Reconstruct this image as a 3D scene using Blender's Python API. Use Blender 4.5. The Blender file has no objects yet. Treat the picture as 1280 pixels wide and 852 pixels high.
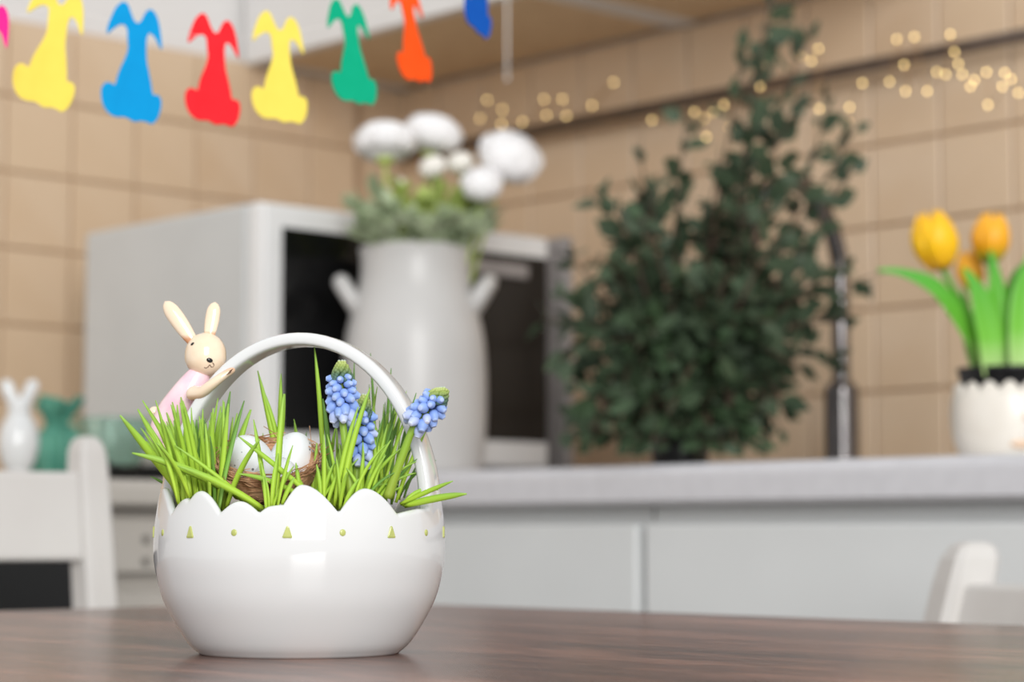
import bpy, bmesh, math, random
from mathutils import Vector, Matrix, Euler, Quaternion

# ------------------------------------------------------------------ camera, world, light
sc = bpy.context.scene
COL = sc.collection
PI = math.pi
YAW = math.radians(46.7)                     # the camera looks into the room corner
RGT = Vector((math.cos(YAW), math.sin(YAW), 0))
FWD = Vector((-math.sin(YAW), math.cos(YAW), 0))
EYE = Vector((2.481, -2.107, 0.812))
FPX = 2700.0                                 # focal length in pixels of the 1280 wide frame
PITCH = math.atan(241 / FPX)

cam_d = bpy.data.cameras.new('camera')
cam = bpy.data.objects.new('camera', cam_d)
COL.objects.link(cam)
cam.location = EYE
cam.rotation_euler = (PI / 2 + PITCH, 0, YAW)
cam_d.sensor_width = 36.0
cam_d.lens = FPX / 1280 * 36.0
cam_d.clip_start = 0.02
cam_d.dof.use_dof = True
cam_d.dof.focus_distance = 0.925
cam_d.dof.aperture_fstop = 8.6
cam_d.dof.aperture_blades = 0
sc.camera = cam

world = bpy.data.worlds.new('world')
sc.world = world
world.use_nodes = True
wb = world.node_tree.nodes['Background']
wb.inputs[0].default_value = (0.96, 0.98, 1.0, 1)
wb.inputs[1].default_value = 0.75

def area(name, loc, target, sx, sy, power, color):
    d = bpy.data.lights.new(name, 'AREA')
    d.shape = 'RECTANGLE'
    d.size, d.size_y, d.energy, d.color = sx, sy, power, color
    o = bpy.data.objects.new(name, d)
    COL.objects.link(o)
    o.location = loc
    o.rotation_euler = (Vector(target) - Vector(loc)).to_track_quat('-Z', 'Y').to_euler()
    return o
area('window_daylight', (5.45, -3.82, 2.35), (1.3, -1.2, 0.9), 2.1, 2.5, 200, (1.0, 0.995, 0.975))

vs = sc.view_settings
vs.view_transform = 'Standard'
vs.look = 'None'
vs.exposure = 0.0
vs.gamma = 1.0
vs.use_curve_mapping = False

def ray(px, py):
    d = Vector((px - 640, FPX, 426 - py))
    c, s = math.cos(PITCH), math.sin(PITCH)
    f, u = d.y * c - d.z * s, d.y * s + d.z * c
    return RGT * d.x + FWD * f + Vector((0, 0, u)), f
def at(px, py, D):                            # point at horizontal distance D in front of the eye
    r, f = ray(px, py)
    return EYE + r * (D / f)
def at_y(px, py, y):                          # point on a plane parallel to the sink wall
    r, f = ray(px, py)
    return EYE + r * ((y - EYE.y) / r.y)
def at_x(px, py, x):                          # point on a plane parallel to the microwave wall
    r, f = ray(px, py)
    return EYE + r * ((x - EYE.x) / r.x)

# ------------------------------------------------------------------ materials
def lin(c):
    return tuple(((v / 255) / 12.92 if v / 255 <= 0.04045 else (((v / 255) + 0.055) / 1.055) ** 2.4) for v in c) + (1.0,)

def mat(name, col, rough=0.5, col2=None, scale=20.0, stretch=(1, 1, 1), metal=0.0, spec=0.5, coat=0.0, bump=0.0,
        detail=3.0, lo=0.35, hi=0.65, trans=0.0, ior=1.45, sss=0.0, rnd=None, alpha=1.0, emit=0.0, coord='Object'):
    m = bpy.data.materials.new(name)
    m.use_nodes = True
    nt = m.node_tree
    b = nt.nodes['Principled BSDF']
    b.inputs['Roughness'].default_value = rough
    b.inputs['Metallic'].default_value = metal
    b.inputs['Specular IOR Level'].default_value = spec
    b.inputs['Coat Weight'].default_value = coat
    b.inputs['Coat Roughness'].default_value = 0.06
    b.inputs['Transmission Weight'].default_value = trans
    b.inputs['IOR'].default_value = ior
    if sss:
        b.inputs['Subsurface Weight'].default_value = sss
        b.inputs['Subsurface Radius'].default_value = (0.004, 0.003, 0.002)
    if emit:
        b.inputs['Emission Color'].default_value = lin(col)
        b.inputs['Emission Strength'].default_value = emit
    tc = nt.nodes.new('ShaderNodeTexCoord')
    mp = nt.nodes.new('ShaderNodeMapping')
    mp.inputs['Scale'].default_value = stretch
    nt.links.new(tc.outputs[coord], mp.inputs['Vector'])
    nz = nt.nodes.new('ShaderNodeTexNoise')
    nz.inputs['Scale'].default_value = scale
    nz.inputs['Detail'].default_value = detail
    nt.links.new(mp.outputs['Vector'], nz.inputs['Vector'])
    rp = nt.nodes.new('ShaderNodeValToRGB')
    rp.color_ramp.elements[0].position = lo
    rp.color_ramp.elements[1].position = hi
    if col2 is None:
        col2 = tuple(max(0, v - 5) for v in col)
    rp.color_ramp.elements[0].color = lin(col)
    rp.color_ramp.elements[1].color = lin(col2)
    nt.links.new(nz.outputs['Fac'], rp.inputs['Fac'])
    out = rp.outputs['Color']
    if rnd:                                   # each object its own shade, between the ramp colour and rnd
        oi = nt.nodes.new('ShaderNodeObjectInfo')
        mx = nt.nodes.new('ShaderNodeMix')
        mx.data_type = 'RGBA'
        mx.inputs['B'].default_value = lin(rnd)
        nt.links.new(oi.outputs['Random'], mx.inputs['Factor'])
        nt.links.new(out, mx.inputs['A'])
        out = mx.outputs['Result']
    nt.links.new(out, b.inputs['Base Color'])
    if bump:
        bp = nt.nodes.new('ShaderNodeBump')
        bp.inputs['Strength'].default_value = bump
        bp.inputs['Distance'].default_value = 0.002
        nt.links.new(nz.outputs['Fac'], bp.inputs['Height'])
        nt.links.new(bp.outputs['Normal'], b.inputs['Normal'])
    return m

def ramp_mat(name, stops, axis='Z', rough=0.4, coat=0.0, spec=0.5, sss=0.0):
    """colour painted along one axis of the object's own bounding box"""
    m = mat(name, (255, 255, 255), rough, coat=coat, spec=spec, sss=sss)
    nt = m.node_tree
    tc = nt.nodes['Texture Coordinate']
    sp = nt.nodes.new('ShaderNodeSeparateXYZ')
    nt.links.new(tc.outputs['Generated'], sp.inputs[0])
    rp = nt.nodes.new('ShaderNodeValToRGB')
    el = rp.color_ramp.elements
    while len(el) < len(stops):
        el.new(0.5)
    for e, (p, c) in zip(el, stops):
        e.position = p
        e.color = lin(c)
    nt.links.new(sp.outputs[axis], rp.inputs['Fac'])
    nt.links.new(rp.outputs['Color'], nt.nodes['Principled BSDF'].inputs['Base Color'])
    return m

def wood_mat():
    m = mat('walnut_laminate', (118, 86, 74), 0.24, spec=0.5)
    nt = m.node_tree
    b = nt.nodes['Principled BSDF']
    tc = nt.nodes['Texture Coordinate']
    mp = nt.nodes.new('ShaderNodeMapping')
    mp.inputs['Scale'].default_value = (1.4, 11, 10)
    nt.links.new(tc.outputs['Object'], mp.inputs['Vector'])
    n1 = nt.nodes.new('ShaderNodeTexNoise')
    n1.inputs['Scale'].default_value = 2.2
    n1.inputs['Detail'].default_value = 7
    n1.inputs['Roughness'].default_value = 0.65
    n1.inputs['Distortion'].default_value = 0.5
    nt.links.new(mp.outputs['Vector'], n1.inputs['Vector'])
    rp = nt.nodes.new('ShaderNodeValToRGB')
    e = rp.color_ramp.elements
    e[0].position, e[0].color = 0.30, lin((70, 52, 46))
    e[1].position, e[1].color = 0.72, lin((176, 126, 106))
    k = e.new(0.52)
    k.color = lin((124, 86, 72))
    nt.links.new(n1.outputs['Fac'], rp.inputs['Fac'])
    mp2 = nt.nodes.new('ShaderNodeMapping')
    mp2.inputs['Scale'].default_value = (13, 62, 30)
    nt.links.new(tc.outputs['Object'], mp2.inputs['Vector'])
    n2 = nt.nodes.new('ShaderNodeTexNoise')
    n2.inputs['Scale'].default_value = 3
    n2.inputs['Detail'].default_value = 4
    nt.links.new(mp2.outputs['Vector'], n2.inputs['Vector'])
    r2 = nt.nodes.new('ShaderNodeValToRGB')
    r2.color_ramp.elements[0].position, r2.color_ramp.elements[0].color = 0.36, (0.42, 0.44, 0.46, 1)
    r2.color_ramp.elements[1].position, r2.color_ramp.elements[1].color = 0.56, (1, 1, 1, 1)
    nt.links.new(n2.outputs['Fac'], r2.inputs['Fac'])
    mx = nt.nodes.new('ShaderNodeMix')
    mx.data_type = 'RGBA'
    mx.blend_type = 'MULTIPLY'
    mx.inputs['Factor'].default_value = 0.75
    nt.links.new(rp.outputs['Color'], mx.inputs['A'])
    nt.links.new(r2.outputs['Color'], mx.inputs['B'])
    nt.links.new(mx.outputs['Result'], b.inputs['Base Color'])
    bp = nt.nodes.new('ShaderNodeBump')
    bp.inputs['Strength'].default_value = 0.25
    bp.inputs['Distance'].default_value = 0.0006
    nt.links.new(n2.outputs['Fac'], bp.inputs['Height'])
    nt.links.new(bp.outputs['Normal'], b.inputs['Normal'])
    return m

M = {}
M['tile'] = mat('beige_tile', (219, 196, 170), 0.34, (209, 181, 150), 7, detail=5, rnd=(214, 188, 158), spec=0.4)
M['grout'] = mat('grout', (203, 172, 140), 0.8, (196, 165, 132), 40)
M['paint'] = mat('white_paint', (226, 223, 221), 0.7, (222, 219, 217), 6)
M['floor'] = mat('grey_floor', (150, 140, 130), 0.5, (130, 120, 112), 5)
M['cab'] = mat('white_lacquer', (217, 219, 219), 0.32, (213, 215, 215), 6)
M['cab_warm'] = mat('white_foil', (226, 224, 222), 0.4, (222, 220, 218), 6)
M['cab_under'] = mat('fibreboard', (222, 196, 160), 0.6, (214, 186, 150), 30)
M['worktop'] = mat('pale_grey_laminate', (208, 207, 211), 0.30, (203, 202, 206), 60)
M['plinth'] = mat('plinth', (90, 90, 90), 0.6)
M['appl'] = mat('grey_enamel', (186, 180, 172), 0.4, (180, 174, 166), 8)
M['appl_dark'] = mat('dark_grey_plastic', (108, 104, 98), 0.5)
M['oven_glass'] = mat('black_glass', (10, 10, 11), 0.12, (14, 14, 15), 10)
M['rail'] = mat('dull_rail_metal', (112, 98, 90), 0.45, (98, 86, 78), 30, metal=0.35)
M['steel'] = mat('brushed_steel', (140, 132, 126), 0.30, (120, 112, 106), 30, metal=0.9)
M['chrome'] = mat('dark_chrome', (120, 116, 116), 0.10, (100, 97, 97), 10, metal=1.0)
M['black'] = mat('black_plastic', (20, 20, 22), 0.35, (26, 26, 28), 20)
M['wood'] = wood_mat()
M['chair'] = mat('ivory_lacquer', (211, 208, 204), 0.42, (206, 202, 198), 9)
M['mw_body'] = mat('microwave_enamel', (204, 206, 206), 0.35, (200, 202, 202), 12)
M['mw_front'] = mat('microwave_white', (232, 231, 230), 0.3, (228, 227, 226), 12)
M['board'] = mat('grey_board', (158, 152, 150), 0.6, (148, 142, 140), 20)
M['jug'] = mat('white_stoneware', (206, 204, 202), 0.34, (199, 197, 195), 9, bump=0.15)
M['ceramic'] = mat('white_glaze', (222, 223, 223), 0.05, (218, 219, 219), 14, coat=0.3, spec=0.55)
M['green_paint'] = mat('pale_green_glaze', (190, 196, 112), 0.25, (178, 186, 104), 300, coat=0.4)
M['cream'] = mat('cream_glaze', (243, 222, 196), 0.14, (238, 213, 184), 120, coat=0.5)
M['ear'] = ramp_mat('ear_glaze', [(0.0, (196, 136, 96)), (0.14, (206, 150, 112)), (0.24, (243, 222, 196)), (1.0, (240, 216, 188))], rough=0.14, coat=0.5)
M['arm'] = ramp_mat('arm_glaze', [(0.0, (214, 158, 118)), (0.18, (240, 216, 190)), (0.7, (242, 219, 193)), (1.0, (222, 172, 136))], rough=0.14, coat=0.5)
M['pink'] = mat('pink_glaze', (236, 188, 206), 0.16, (246, 216, 222), 90, coat=0.5)
M['orange'] = mat('orange_glaze', (238, 110, 66), 0.2, (226, 96, 56), 90, coat=0.4)
M['black_gloss'] = mat('black_glaze', (12, 12, 14), 0.08, (20, 20, 22), 90, coat=0.5)
M['brown_line'] = mat('brown_line', (96, 62, 44), 0.4)
M['soil'] = mat('soil', (58, 44, 34), 0.95, (38, 28, 22), 300, bump=0.8)
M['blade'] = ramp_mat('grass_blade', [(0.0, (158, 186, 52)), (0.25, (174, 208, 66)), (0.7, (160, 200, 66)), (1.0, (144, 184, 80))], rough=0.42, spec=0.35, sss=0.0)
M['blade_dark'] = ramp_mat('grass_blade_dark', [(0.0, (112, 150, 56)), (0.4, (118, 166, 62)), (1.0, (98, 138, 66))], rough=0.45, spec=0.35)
M['twig'] = mat('dry_straw', (206, 160, 122), 0.8, (146, 100, 66), 140, lo=0.4, hi=0.6)
M['egg'] = mat('speckled_egg', (226, 229, 231), 0.5, (226, 229, 231), 10)
M['stem'] = ramp_mat('flower_stem', [(0.0, (150, 170, 60)), (0.5, (140, 178, 56)), (1.0, (120, 140, 70))], rough=0.45)
M['floret'] = ramp_mat('blue_floret', [(0.0, (176, 194, 236)), (0.05, (160, 184, 236)), (0.2, (142, 170, 228)), (0.6, (132, 162, 224)), (1.0, (108, 140, 208))], rough=0.45, spec=0.35)
M['floret_pale'] = ramp_mat('pale_floret', [(0.0, (216, 222, 242)), (0.12, (190, 202, 236)), (0.5, (172, 188, 230)), (1.0, (134, 158, 214))], rough=0.45, spec=0.35)
M['bud'] = ramp_mat('green_bud', [(0.0, (66, 98, 112)), (0.4, (78, 108, 84)), (0.75, (146, 164, 84)), (0.92, (184, 196, 120)), (1.0, (170, 184, 190))], rough=0.5)
M['petal'] = mat('white_petal', (250, 248, 248), 0.6, (247, 245, 245), 60)
M['petal_cream'] = mat('cream_petal', (250, 246, 238), 0.6, (246, 241, 232), 60)
M['sage'] = mat('sage_leaf', (184, 196, 162), 0.6, (160, 176, 140), 30)
M['olive'] = mat('olive_leaf', (190, 206, 112), 0.6, (164, 182, 98), 30)
M['euc'] = mat('eucalyptus_leaf', (76, 90, 68), 0.5, (56, 70, 54), 24, rnd=(64, 86, 58), spec=0.3)
M['euc_stem'] = mat('eucalyptus_stem', (94, 72, 58), 0.7, (76, 60, 50), 60)
M['tulip'] = ramp_mat('yellow_petal', [(0.0, (244, 178, 20)), (0.4, (250, 196, 16)), (1.0, (250, 190, 30))], rough=0.45)
M['tulip_deep'] = ramp_mat('amber_petal', [(0.0, (150, 170, 30)), (0.3, (240, 170, 26)), (1.0, (246, 180, 50))], rough=0.45)
M['tleaf'] = ramp_mat('tulip_leaf', [(0.0, (196, 224, 150)), (0.35, (116, 190, 60)), (1.0, (74, 164, 44))], rough=0.4)
M['pot'] = mat('cream_pot', (236, 230, 220), 0.3, (228, 221, 210), 30, coat=0.2)
M['peach'] = mat('peach_glaze', (236, 206, 178), 0.4, (230, 196, 166), 60)
M['teal'] = mat('teal_fabric', (92, 156, 134), 0.6, (62, 126, 108), 30)
M['glass'] = mat('green_glass', (214, 234, 226), 0.04, (206, 230, 220), 10, trans=0.92, ior=1.25)
M['wax'] = mat('white_wax', (240, 238, 228), 0.5, (234, 230, 220), 60)
M['thread'] = mat('white_thread', (240, 238, 235), 0.7)
M['wire'] = mat('copper_wire', (170, 130, 84), 0.35, (150, 112, 70), 60, metal=0.6)
M['lamp'] = mat('warm_lamp', (255, 222, 150), 0.4, emit=4.5)
for nm, c in dict(p_yellow=(238, 218, 94), p_blue=(0, 148, 210), p_red=(240, 38, 48), p_green=(4, 170, 128), p_orange=(250, 88, 24),
                  p_navy=(8, 88, 184), p_pink=(240, 40, 140)).items():
    M[nm] = mat('paper_' + nm[2:], c, 0.8, tuple(max(0, v - 4) for v in c), 80, spec=0.2)
# speckles of the egg shell
_nt = M['egg'].node_tree
_v = _nt.nodes.new('ShaderNodeTexVoronoi')
_v.inputs['Scale'].default_value = 330
_n = _nt.nodes.new('ShaderNodeTexNoise')
_n.inputs['Scale'].default_value = 160
_a = _nt.nodes.new('ShaderNodeMath')
_a.operation = 'MULTIPLY_ADD'
_a.inputs[1].default_value = 1.1
_nt.links.new(_nt.nodes['Texture Coordinate'].outputs['Object'], _v.inputs['Vector'])
_nt.links.new(_nt.nodes['Texture Coordinate'].outputs['Object'], _n.inputs['Vector'])
_nt.links.new(_n.outputs['Fac'], _a.inputs[0])
_nt.links.new(_v.outputs['Distance'], _a.inputs[2])
_r = _nt.nodes.new('ShaderNodeValToRGB')
_r.color_ramp.elements[0].position, _r.color_ramp.elements[0].color = 0.60, lin((112, 114, 118))
_r.color_ramp.elements[1].position, _r.color_ramp.elements[1].color = 0.64, lin((226, 229, 231))
_nt.links.new(_a.outputs[0], _r.inputs['Fac'])
_nt.links.new(_r.outputs['Color'], _nt.nodes['Principled BSDF'].inputs['Base Color'])

# ------------------------------------------------------------------ helpers
def link(name, me, m=None, parent=None, smooth=False):
    o = bpy.data.objects.new(name, me)
    COL.objects.link(o)
    if m is not None and not me.materials:
        me.materials.append(m)
    if smooth:
        me.polygons.foreach_set('use_smooth', [True] * len(me.polygons))
    if parent is not None:
        o.parent = parent
    return o
def meshd(name, v, f):
    me = bpy.data.meshes.new(name)
    me.from_pydata([tuple(x) for x in v], [], f)
    me.update()
    return me
class MB:
    """collects shapes for ONE mesh"""
    def __init__(s):
        s.v, s.f = [], []
    def add(s, v, f):
        n = len(s.v)
        s.v += [Vector(x) for x in v]
        s.f += [[i + n for i in q] for q in f]
        return s
    def xf(s, mtx):
        s.v = [mtx @ x for x in s.v]
        return s
    def build(s, name, m, parent=None, smooth=True):
        return link(name, meshd(name, s.v, s.f), m, parent, smooth)
def tag(o, label=None, cat=None, group=None, kind=None):
    if label: o['label'] = label
    if cat: o['category'] = cat
    if group: o['group'] = group
    if kind: o['kind'] = kind
    return o
def empty(name, loc=(0, 0, 0), rz=0.0):
    o = bpy.data.objects.new(name, None)
    COL.objects.link(o)
    o.empty_display_size = 0.05
    o.location = loc
    o.rotation_euler = (0, 0, rz)
    return o
def box_me(name, lo, hi, bev=0.0, seg=2):
    bm = bmesh.new()
    bmesh.ops.create_cube(bm, size=1.0)
    lo, hi = Vector(lo), Vector(hi)
    for v in bm.verts:
        v.co = Vector(((v.co.x + .5) * (hi.x - lo.x) + lo.x, (v.co.y + .5) * (hi.y - lo.y) + lo.y, (v.co.z + .5) * (hi.z - lo.z) + lo.z))
    if bev:
        bmesh.ops.bevel(bm, geom=list(bm.edges), offset=bev, segments=seg, profile=0.5, affect='EDGES')
    me = bpy.data.meshes.new(name)
    bm.to_mesh(me)
    bm.free()
    return me
def box(name, lo, hi, m, parent=None, bev=0.0, seg=2):
    return link(name, box_me(name, lo, hi, bev, seg), m, parent, False)
def lathe_vf(prof, seg=48, closed_bottom=True, closed_top=False):
    v, f = [], []
    for r, z in prof:
        for k in range(seg):
            a = 2 * PI * k / seg
            v.append((r * math.cos(a), r * math.sin(a), z))
    n = len(prof)
    for i in range(n - 1):
        for k in range(seg):
            k2 = (k + 1) % seg
            f.append([i * seg + k, i * seg + k2, (i + 1) * seg + k2, (i + 1) * seg + k])
    if closed_bottom: f.append([k for k in range(seg)][::-1])
    if closed_top: f.append([(n - 1) * seg + k for k in range(seg)])
    return v, f
def smooth_prof(pts, n=6):
    """Catmull-Rom through (r, z) points"""
    P = [Vector((a, b)) for a, b in pts]
    out = []
    for i in range(len(P) - 1):
        p0, p1, p2, p3 = P[max(i - 1, 0)], P[i], P[i + 1], P[min(i + 2, len(P) - 1)]
        for k in range(n):
            t = k / n
            q = 0.5 * ((2 * p1) + (p2 - p0) * t + (2 * p0 - 5 * p1 + 4 * p2 - p3) * t * t + (3 * p1 - p0 - 3 * p2 + p3) * t ** 3)
            out.append((max(q.x, 0), q.y))
    out.append(tuple(P[-1]))
    return out
def spline(pts, n=6):
    P = [Vector(p) for p in pts]
    out = []
    for i in range(len(P) - 1):
        p0, p1, p2, p3 = P[max(i - 1, 0)], P[i], P[i + 1], P[min(i + 2, len(P) - 1)]
        for k in range(n):
            t = k / n
            out.append(0.5 * ((2 * p1) + (p2 - p0) * t + (2 * p0 - 5 * p1 + 4 * p2 - p3) * t * t + (3 * p1 - p0 - 3 * p2 + p3) * t ** 3))
    out.append(P[-1])
    return out
def tube_vf(path, rad, seg=8, flat=1.0, side=None, cap=True):
    """tube along path; rad number or list; flat scales the second axis; side fixes the first axis"""
    path = [Vector(p) for p in path]
    n = len(path)
    if not hasattr(rad, '__len__'): rad = [rad] * n
    v, f = [], []
    u = None
    for i, p in enumerate(path):
        t = (path[min(i + 1, n - 1)] - path[max(i - 1, 0)]).normalized()
        if side is not None:
            u = Vector(side) - t * t.dot(Vector(side))
        elif u is None:
            u = t.orthogonal()
        else:
            u = u - t * t.dot(u)
        u.normalize()
        w = t.cross(u)
        for k in range(seg):
            a = 2 * PI * k / seg
            v.append(p + u * (rad[i] * math.cos(a)) + w * (rad[i] * flat * math.sin(a)))
    for i in range(n - 1):
        for k in range(seg):
            k2 = (k + 1) % seg
            f.append([i * seg + k, i * seg + k2, (i + 1) * seg + k2, (i + 1) * seg + k])
    if cap:
        f.append([k for k in range(seg)][::-1])
        f.append([(n - 1) * seg + k for k in range(seg)])
    return v, f
def capsule_path(a, b, r, n=6):
    """path and radii with rounded ends"""
    a, b = Vector(a), Vector(b)
    d = (b - a).normalized()
    P, R = [], []
    for k in range(n + 1):
        t = PI / 2 * k / n
        P.append(a - d * r * math.cos(t)); R.append(max(r * math.sin(t), r * .02))
    for k in range(n + 1):
        t = PI / 2 * k / n
        P.append(b + d * r * math.sin(t)); R.append(max(r * math.cos(t), r * .02))
    return P, R
def round_ends(path, rad, n=4):
    """rounded caps for a tube with its own radii"""
    path = [Vector(p) for p in path]
    d0 = (path[0] - path[1]).normalized(); d1 = (path[-1] - path[-2]).normalized()
    A, RA, B, RB = [], [], [], []
    for k in range(n):
        t = PI / 2 * k / n
        A.append(path[0] + d0 * rad[0] * math.cos(t)); RA.append(max(rad[0] * math.sin(t), 1e-5))
        t = PI / 2 * (k + 1) / n
        B.append(path[-1] + d1 * rad[-1] * math.sin(t)); RB.append(max(rad[-1] * math.cos(t), 1e-5))
    return A + path + B, RA + list(rad) + RB
def ball_vf(c, rx, ry, rz, seg=20, rings=12, rot=None):
    v, f = [], []
    c = Vector(c)
    def put(p):
        p = Vector(p)
        v.append(c + (rot @ p if rot else p))
    put((0, 0, -rz))
    for i in range(1, rings):
        t = -PI / 2 + PI * i / rings
        for k in range(seg):
            a = 2 * PI * k / seg
            put((rx * math.cos(t) * math.cos(a), ry * math.cos(t) * math.sin(a), rz * math.sin(t)))
    put((0, 0, rz))
    for k in range(seg):
        f.append([0, 1 + (k + 1) % seg, 1 + k])
    for i in range(rings - 2):
        for k in range(seg):
            k2 = (k + 1) % seg
            f.append([1 + i * seg + k, 1 + i * seg + k2, 1 + (i + 1) * seg + k2, 1 + (i + 1) * seg + k])
    b = 1 + (rings - 2) * seg
    for k in range(seg):
        f.append([b + k, b + (k + 1) % seg, b + seg])
    return v, f
def struct(o):
    o['kind'] = 'structure'
    return o

# ------------------------------------------------------------------ the room
CT = 0.878          # worktop height
WTOP = 1.4825       # top of the tiles, underside of the wall cabinets
struct(box('floor', (-0.1, -4.2, -0.05), (5.0, 0.1, 0.0), M['floor']))
wr = struct(box('wall_right', (-0.1, 0.008, 0.0), (3.2, 0.10, 2.6), M['paint']))
wl = struct(box('wall_left', (-0.10, -3.2, 0.0), (-0.008, 0.008, 2.6), M['paint']))
box('grout', (-0.004, 0.0, CT - 0.02), (2.2, 0.008, WTOP + 0.002), M['grout'], wr)
box('grout', (-0.008, -2.0, CT - 0.02), (0.0, 0.008, WTOP + 0.002), M['grout'], wl)
tile_a = box_me('tile', (-0.0485, -0.006, -0.0485), (0.0485, 0.0, 0.0485), 0.0016, 1)
tile_b = box_me('tile', (0.0, -0.0485, -0.0485), (0.006, 0.0485, 0.0485), 0.0016, 1)
for r in range(6):
    z = 0.8825 + 0.05 + 0.1 * r
    for k in range(21):
        o = link('tile', tile_a, M['tile'], wr)
        o.location = (0.04 + 0.1 * k, 0.0, z)
    for k in range(17):
        o = link('tile', tile_b, M['tile'], wl)
        o.location = (0.0, -0.03 - 0.1 * k - (0.0 if k else 0.02), z)

# wall cabinets along the sink wall
def wall_cabinet(x0, x1, label):
    t = tag(empty('wall_cabinet', ((x0 + x1) / 2, -0.15, WTOP)), label, 'cabinet', 'wall cabinets over the sink wall')
    w = (x1 - x0) / 2
    box('side_panel', (-w, -0.13, 0), (-w + 0.018, 0.143, 0.70), M['cab_warm'], t)
    box('side_panel', (w - 0.018, -0.13, 0), (w, 0.143, 0.70), M['cab_warm'], t)
    box('bottom_panel', (-w + 0.018, -0.13, 0.004), (w - 0.018, 0.143, 0.020), M['cab_under'], t)
    box('top_panel', (-w + 0.018, -0.13, 0.682), (w - 0.018, 0.143, 0.70), M['cab_warm'], t)
    box('back_panel', (-w + 0.018, 0.135, 0.020), (w - 0.018, 0.143, 0.682), M['cab_warm'], t)
    d = box('door', (-w + 0.0015, -0.150, -0.003), (w - 0.0015, -0.131, 0.70), M['cab_warm'], t, 0.002)
    d2 = link('handle', box_me('handle', (w - 0.05, -0.172, 0.06), (w - 0.038, -0.150, 0.20), 0.003), M['steel'], d)
wall_cabinet(0.003, 0.585, 'white wall cabinet in the corner under the bunny garland')
wall_cabinet(0.588, 1.00, 'white wall cabinet above the eucalyptus, next to the corner one')

# worktops
def worktop(name, x0, x1, y0, y1, z0, z1, axis, label, m='worktop'):
    """rounded nose on the side facing the room"""
    r = min(0.012, (z1 - z0) / 2 - 0.001)
    prof = []
    for k in range(6):
        a = PI / 2 * k / 5
        prof.append((r - r * math.sin(a), z1 - r + r * math.cos(a)))
    prof = prof[::1]
    pts = [(p[0], p[1]) for p in prof] + [(0.0, z0 + 0.004), (0.004, z0)]
    v, f = [], []
    def P(d, z, s):
        return (s, y0 + d, z) if axis == 'x' else (x1 - d, s, z)
    e = (x0, x1) if axis == 'x' else (y0, y1)
    depth = (y1 - y0) if axis == 'x' else (x1 - x0)
    ring = pts + [(depth, z0), (depth, z1)]
    n = len(ring)
    for s in e:
        v += [P(d, z, s) for d, z in ring]
    for i in range(n):
        j = (i + 1) % n
        f.append([i, j, n + j, n + i])
    f.append(list(range(n))[::-1]); f.append([n + i for i in range(n)])
    me = meshd(name, v, f)
    bm = bmesh.new(); bm.from_mesh(me); bmesh.ops.recalc_face_normals(bm, faces=bm.faces); bm.to_mesh(me); bm.free()
    return tag(link(name, me, M[m]), label, 'worktop')
worktop('worktop', 0.0, 1.97, -0.60, -0.0065, 0.84, CT, 'x', 'pale grey laminate worktop with rounded nose along the sink wall')
worktop('worktop', 0.0065, 0.60, -2.0, -0.602, 0.84, 0.868, 'y', 'short grey worktop behind the chair carrying the white rabbit ornament', 'appl')

# base cabinets
def base_cabinet(x0, x1, label):
    t = tag(empty('base_cabinet', ((x0 + x1) / 2, -0.28, 0)), label, 'cabinet', 'white base units under the sink worktop')
    w = (x1 - x0) / 2
    box('body', (-w, -0.285, 0.10), (w, 0.27, 0.84), M['cab'], t)
    box('plinth', (-w, -0.24, 0.0), (w, 0.25, 0.10), M['plinth'], t)
    for z0, z1 in ((0.105, 0.455), (0.46, 0.822)):
        d = box('drawer_front', (-w + 0.003, -0.305, z0), (w - 0.003, -0.287, z1), M['cab'], t, 0.004, 3)
        tb = MB(); tb.add(*tube_vf([(-0.09, -0.325, z0 + 0.05), (0.09, -0.325, z0 + 0.05)], 0.005, 8))
        for s in (-1, 1):
            tb.add(*tube_vf([(0.08 * s, -0.325, z0 + 0.05), (0.08 * s, -0.304, z0 + 0.05)], 0.004, 8))
        tb.build('handle', M['steel'], d)
base_cabinet(0.592, 1.044, 'narrow white base cabinet front next to the corner, behind the egg basket')
base_cabinet(1.048, 1.96, 'wide white drawer cabinet under the eucalyptus and tulips')

# appliances under the short worktop
t = tag(empty('dishwasher', (0.30, -0.747, 0)), 'grey appliance with push buttons under the short worktop', 'dishwasher')
box('body', (-0.28, -0.143, 0.02), (0.265, 0.143, 0.838), M['appl'], t)
box('door', (0.266, -0.141, 0.10), (0.282, 0.141, 0.752), M['appl'], t, 0.002)
p = box('control_panel', (0.266, -0.141, 0.772), (0.284, 0.141, 0.828), M['appl'], t, 0.002)
for py in (-0.094, -0.072, -0.050):
    for pz in (0.783, 0.806):
        box('button', (0.2835, py - 0.0045, pz - 0.004), (0.2855, py + 0.0045, pz + 0.004), M['appl_dark'], p, 0.0008, 1)
t = tag(empty('oven', (0.30, -1.2, 0)), 'built-in black glass oven seen through the chair back', 'oven')
box('body', (-0.28, -0.298, 0.02), (0.262, 0.298, 0.838), M['black'], t)
d = box('door', (0.263, -0.295, 0.14), (0.283, 0.295, 0.79), M['oven_glass'], t, 0.003)
tb = MB(); tb.add(*tube_vf([(0.31, -0.25, 0.71), (0.31, 0.25, 0.71)], 0.007, 10))
for s in (-1, 1): tb.add(*tube_vf([(0.282, 0.22 * s, 0.71), (0.31, 0.22 * s, 0.71)], 0.005, 8))
tb.build('handle', M['steel'], d)
box('control_panel', (0.263, -0.295, 0.795), (0.282, 0.295, 0.835), M['appl'], t, 0.003)

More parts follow.
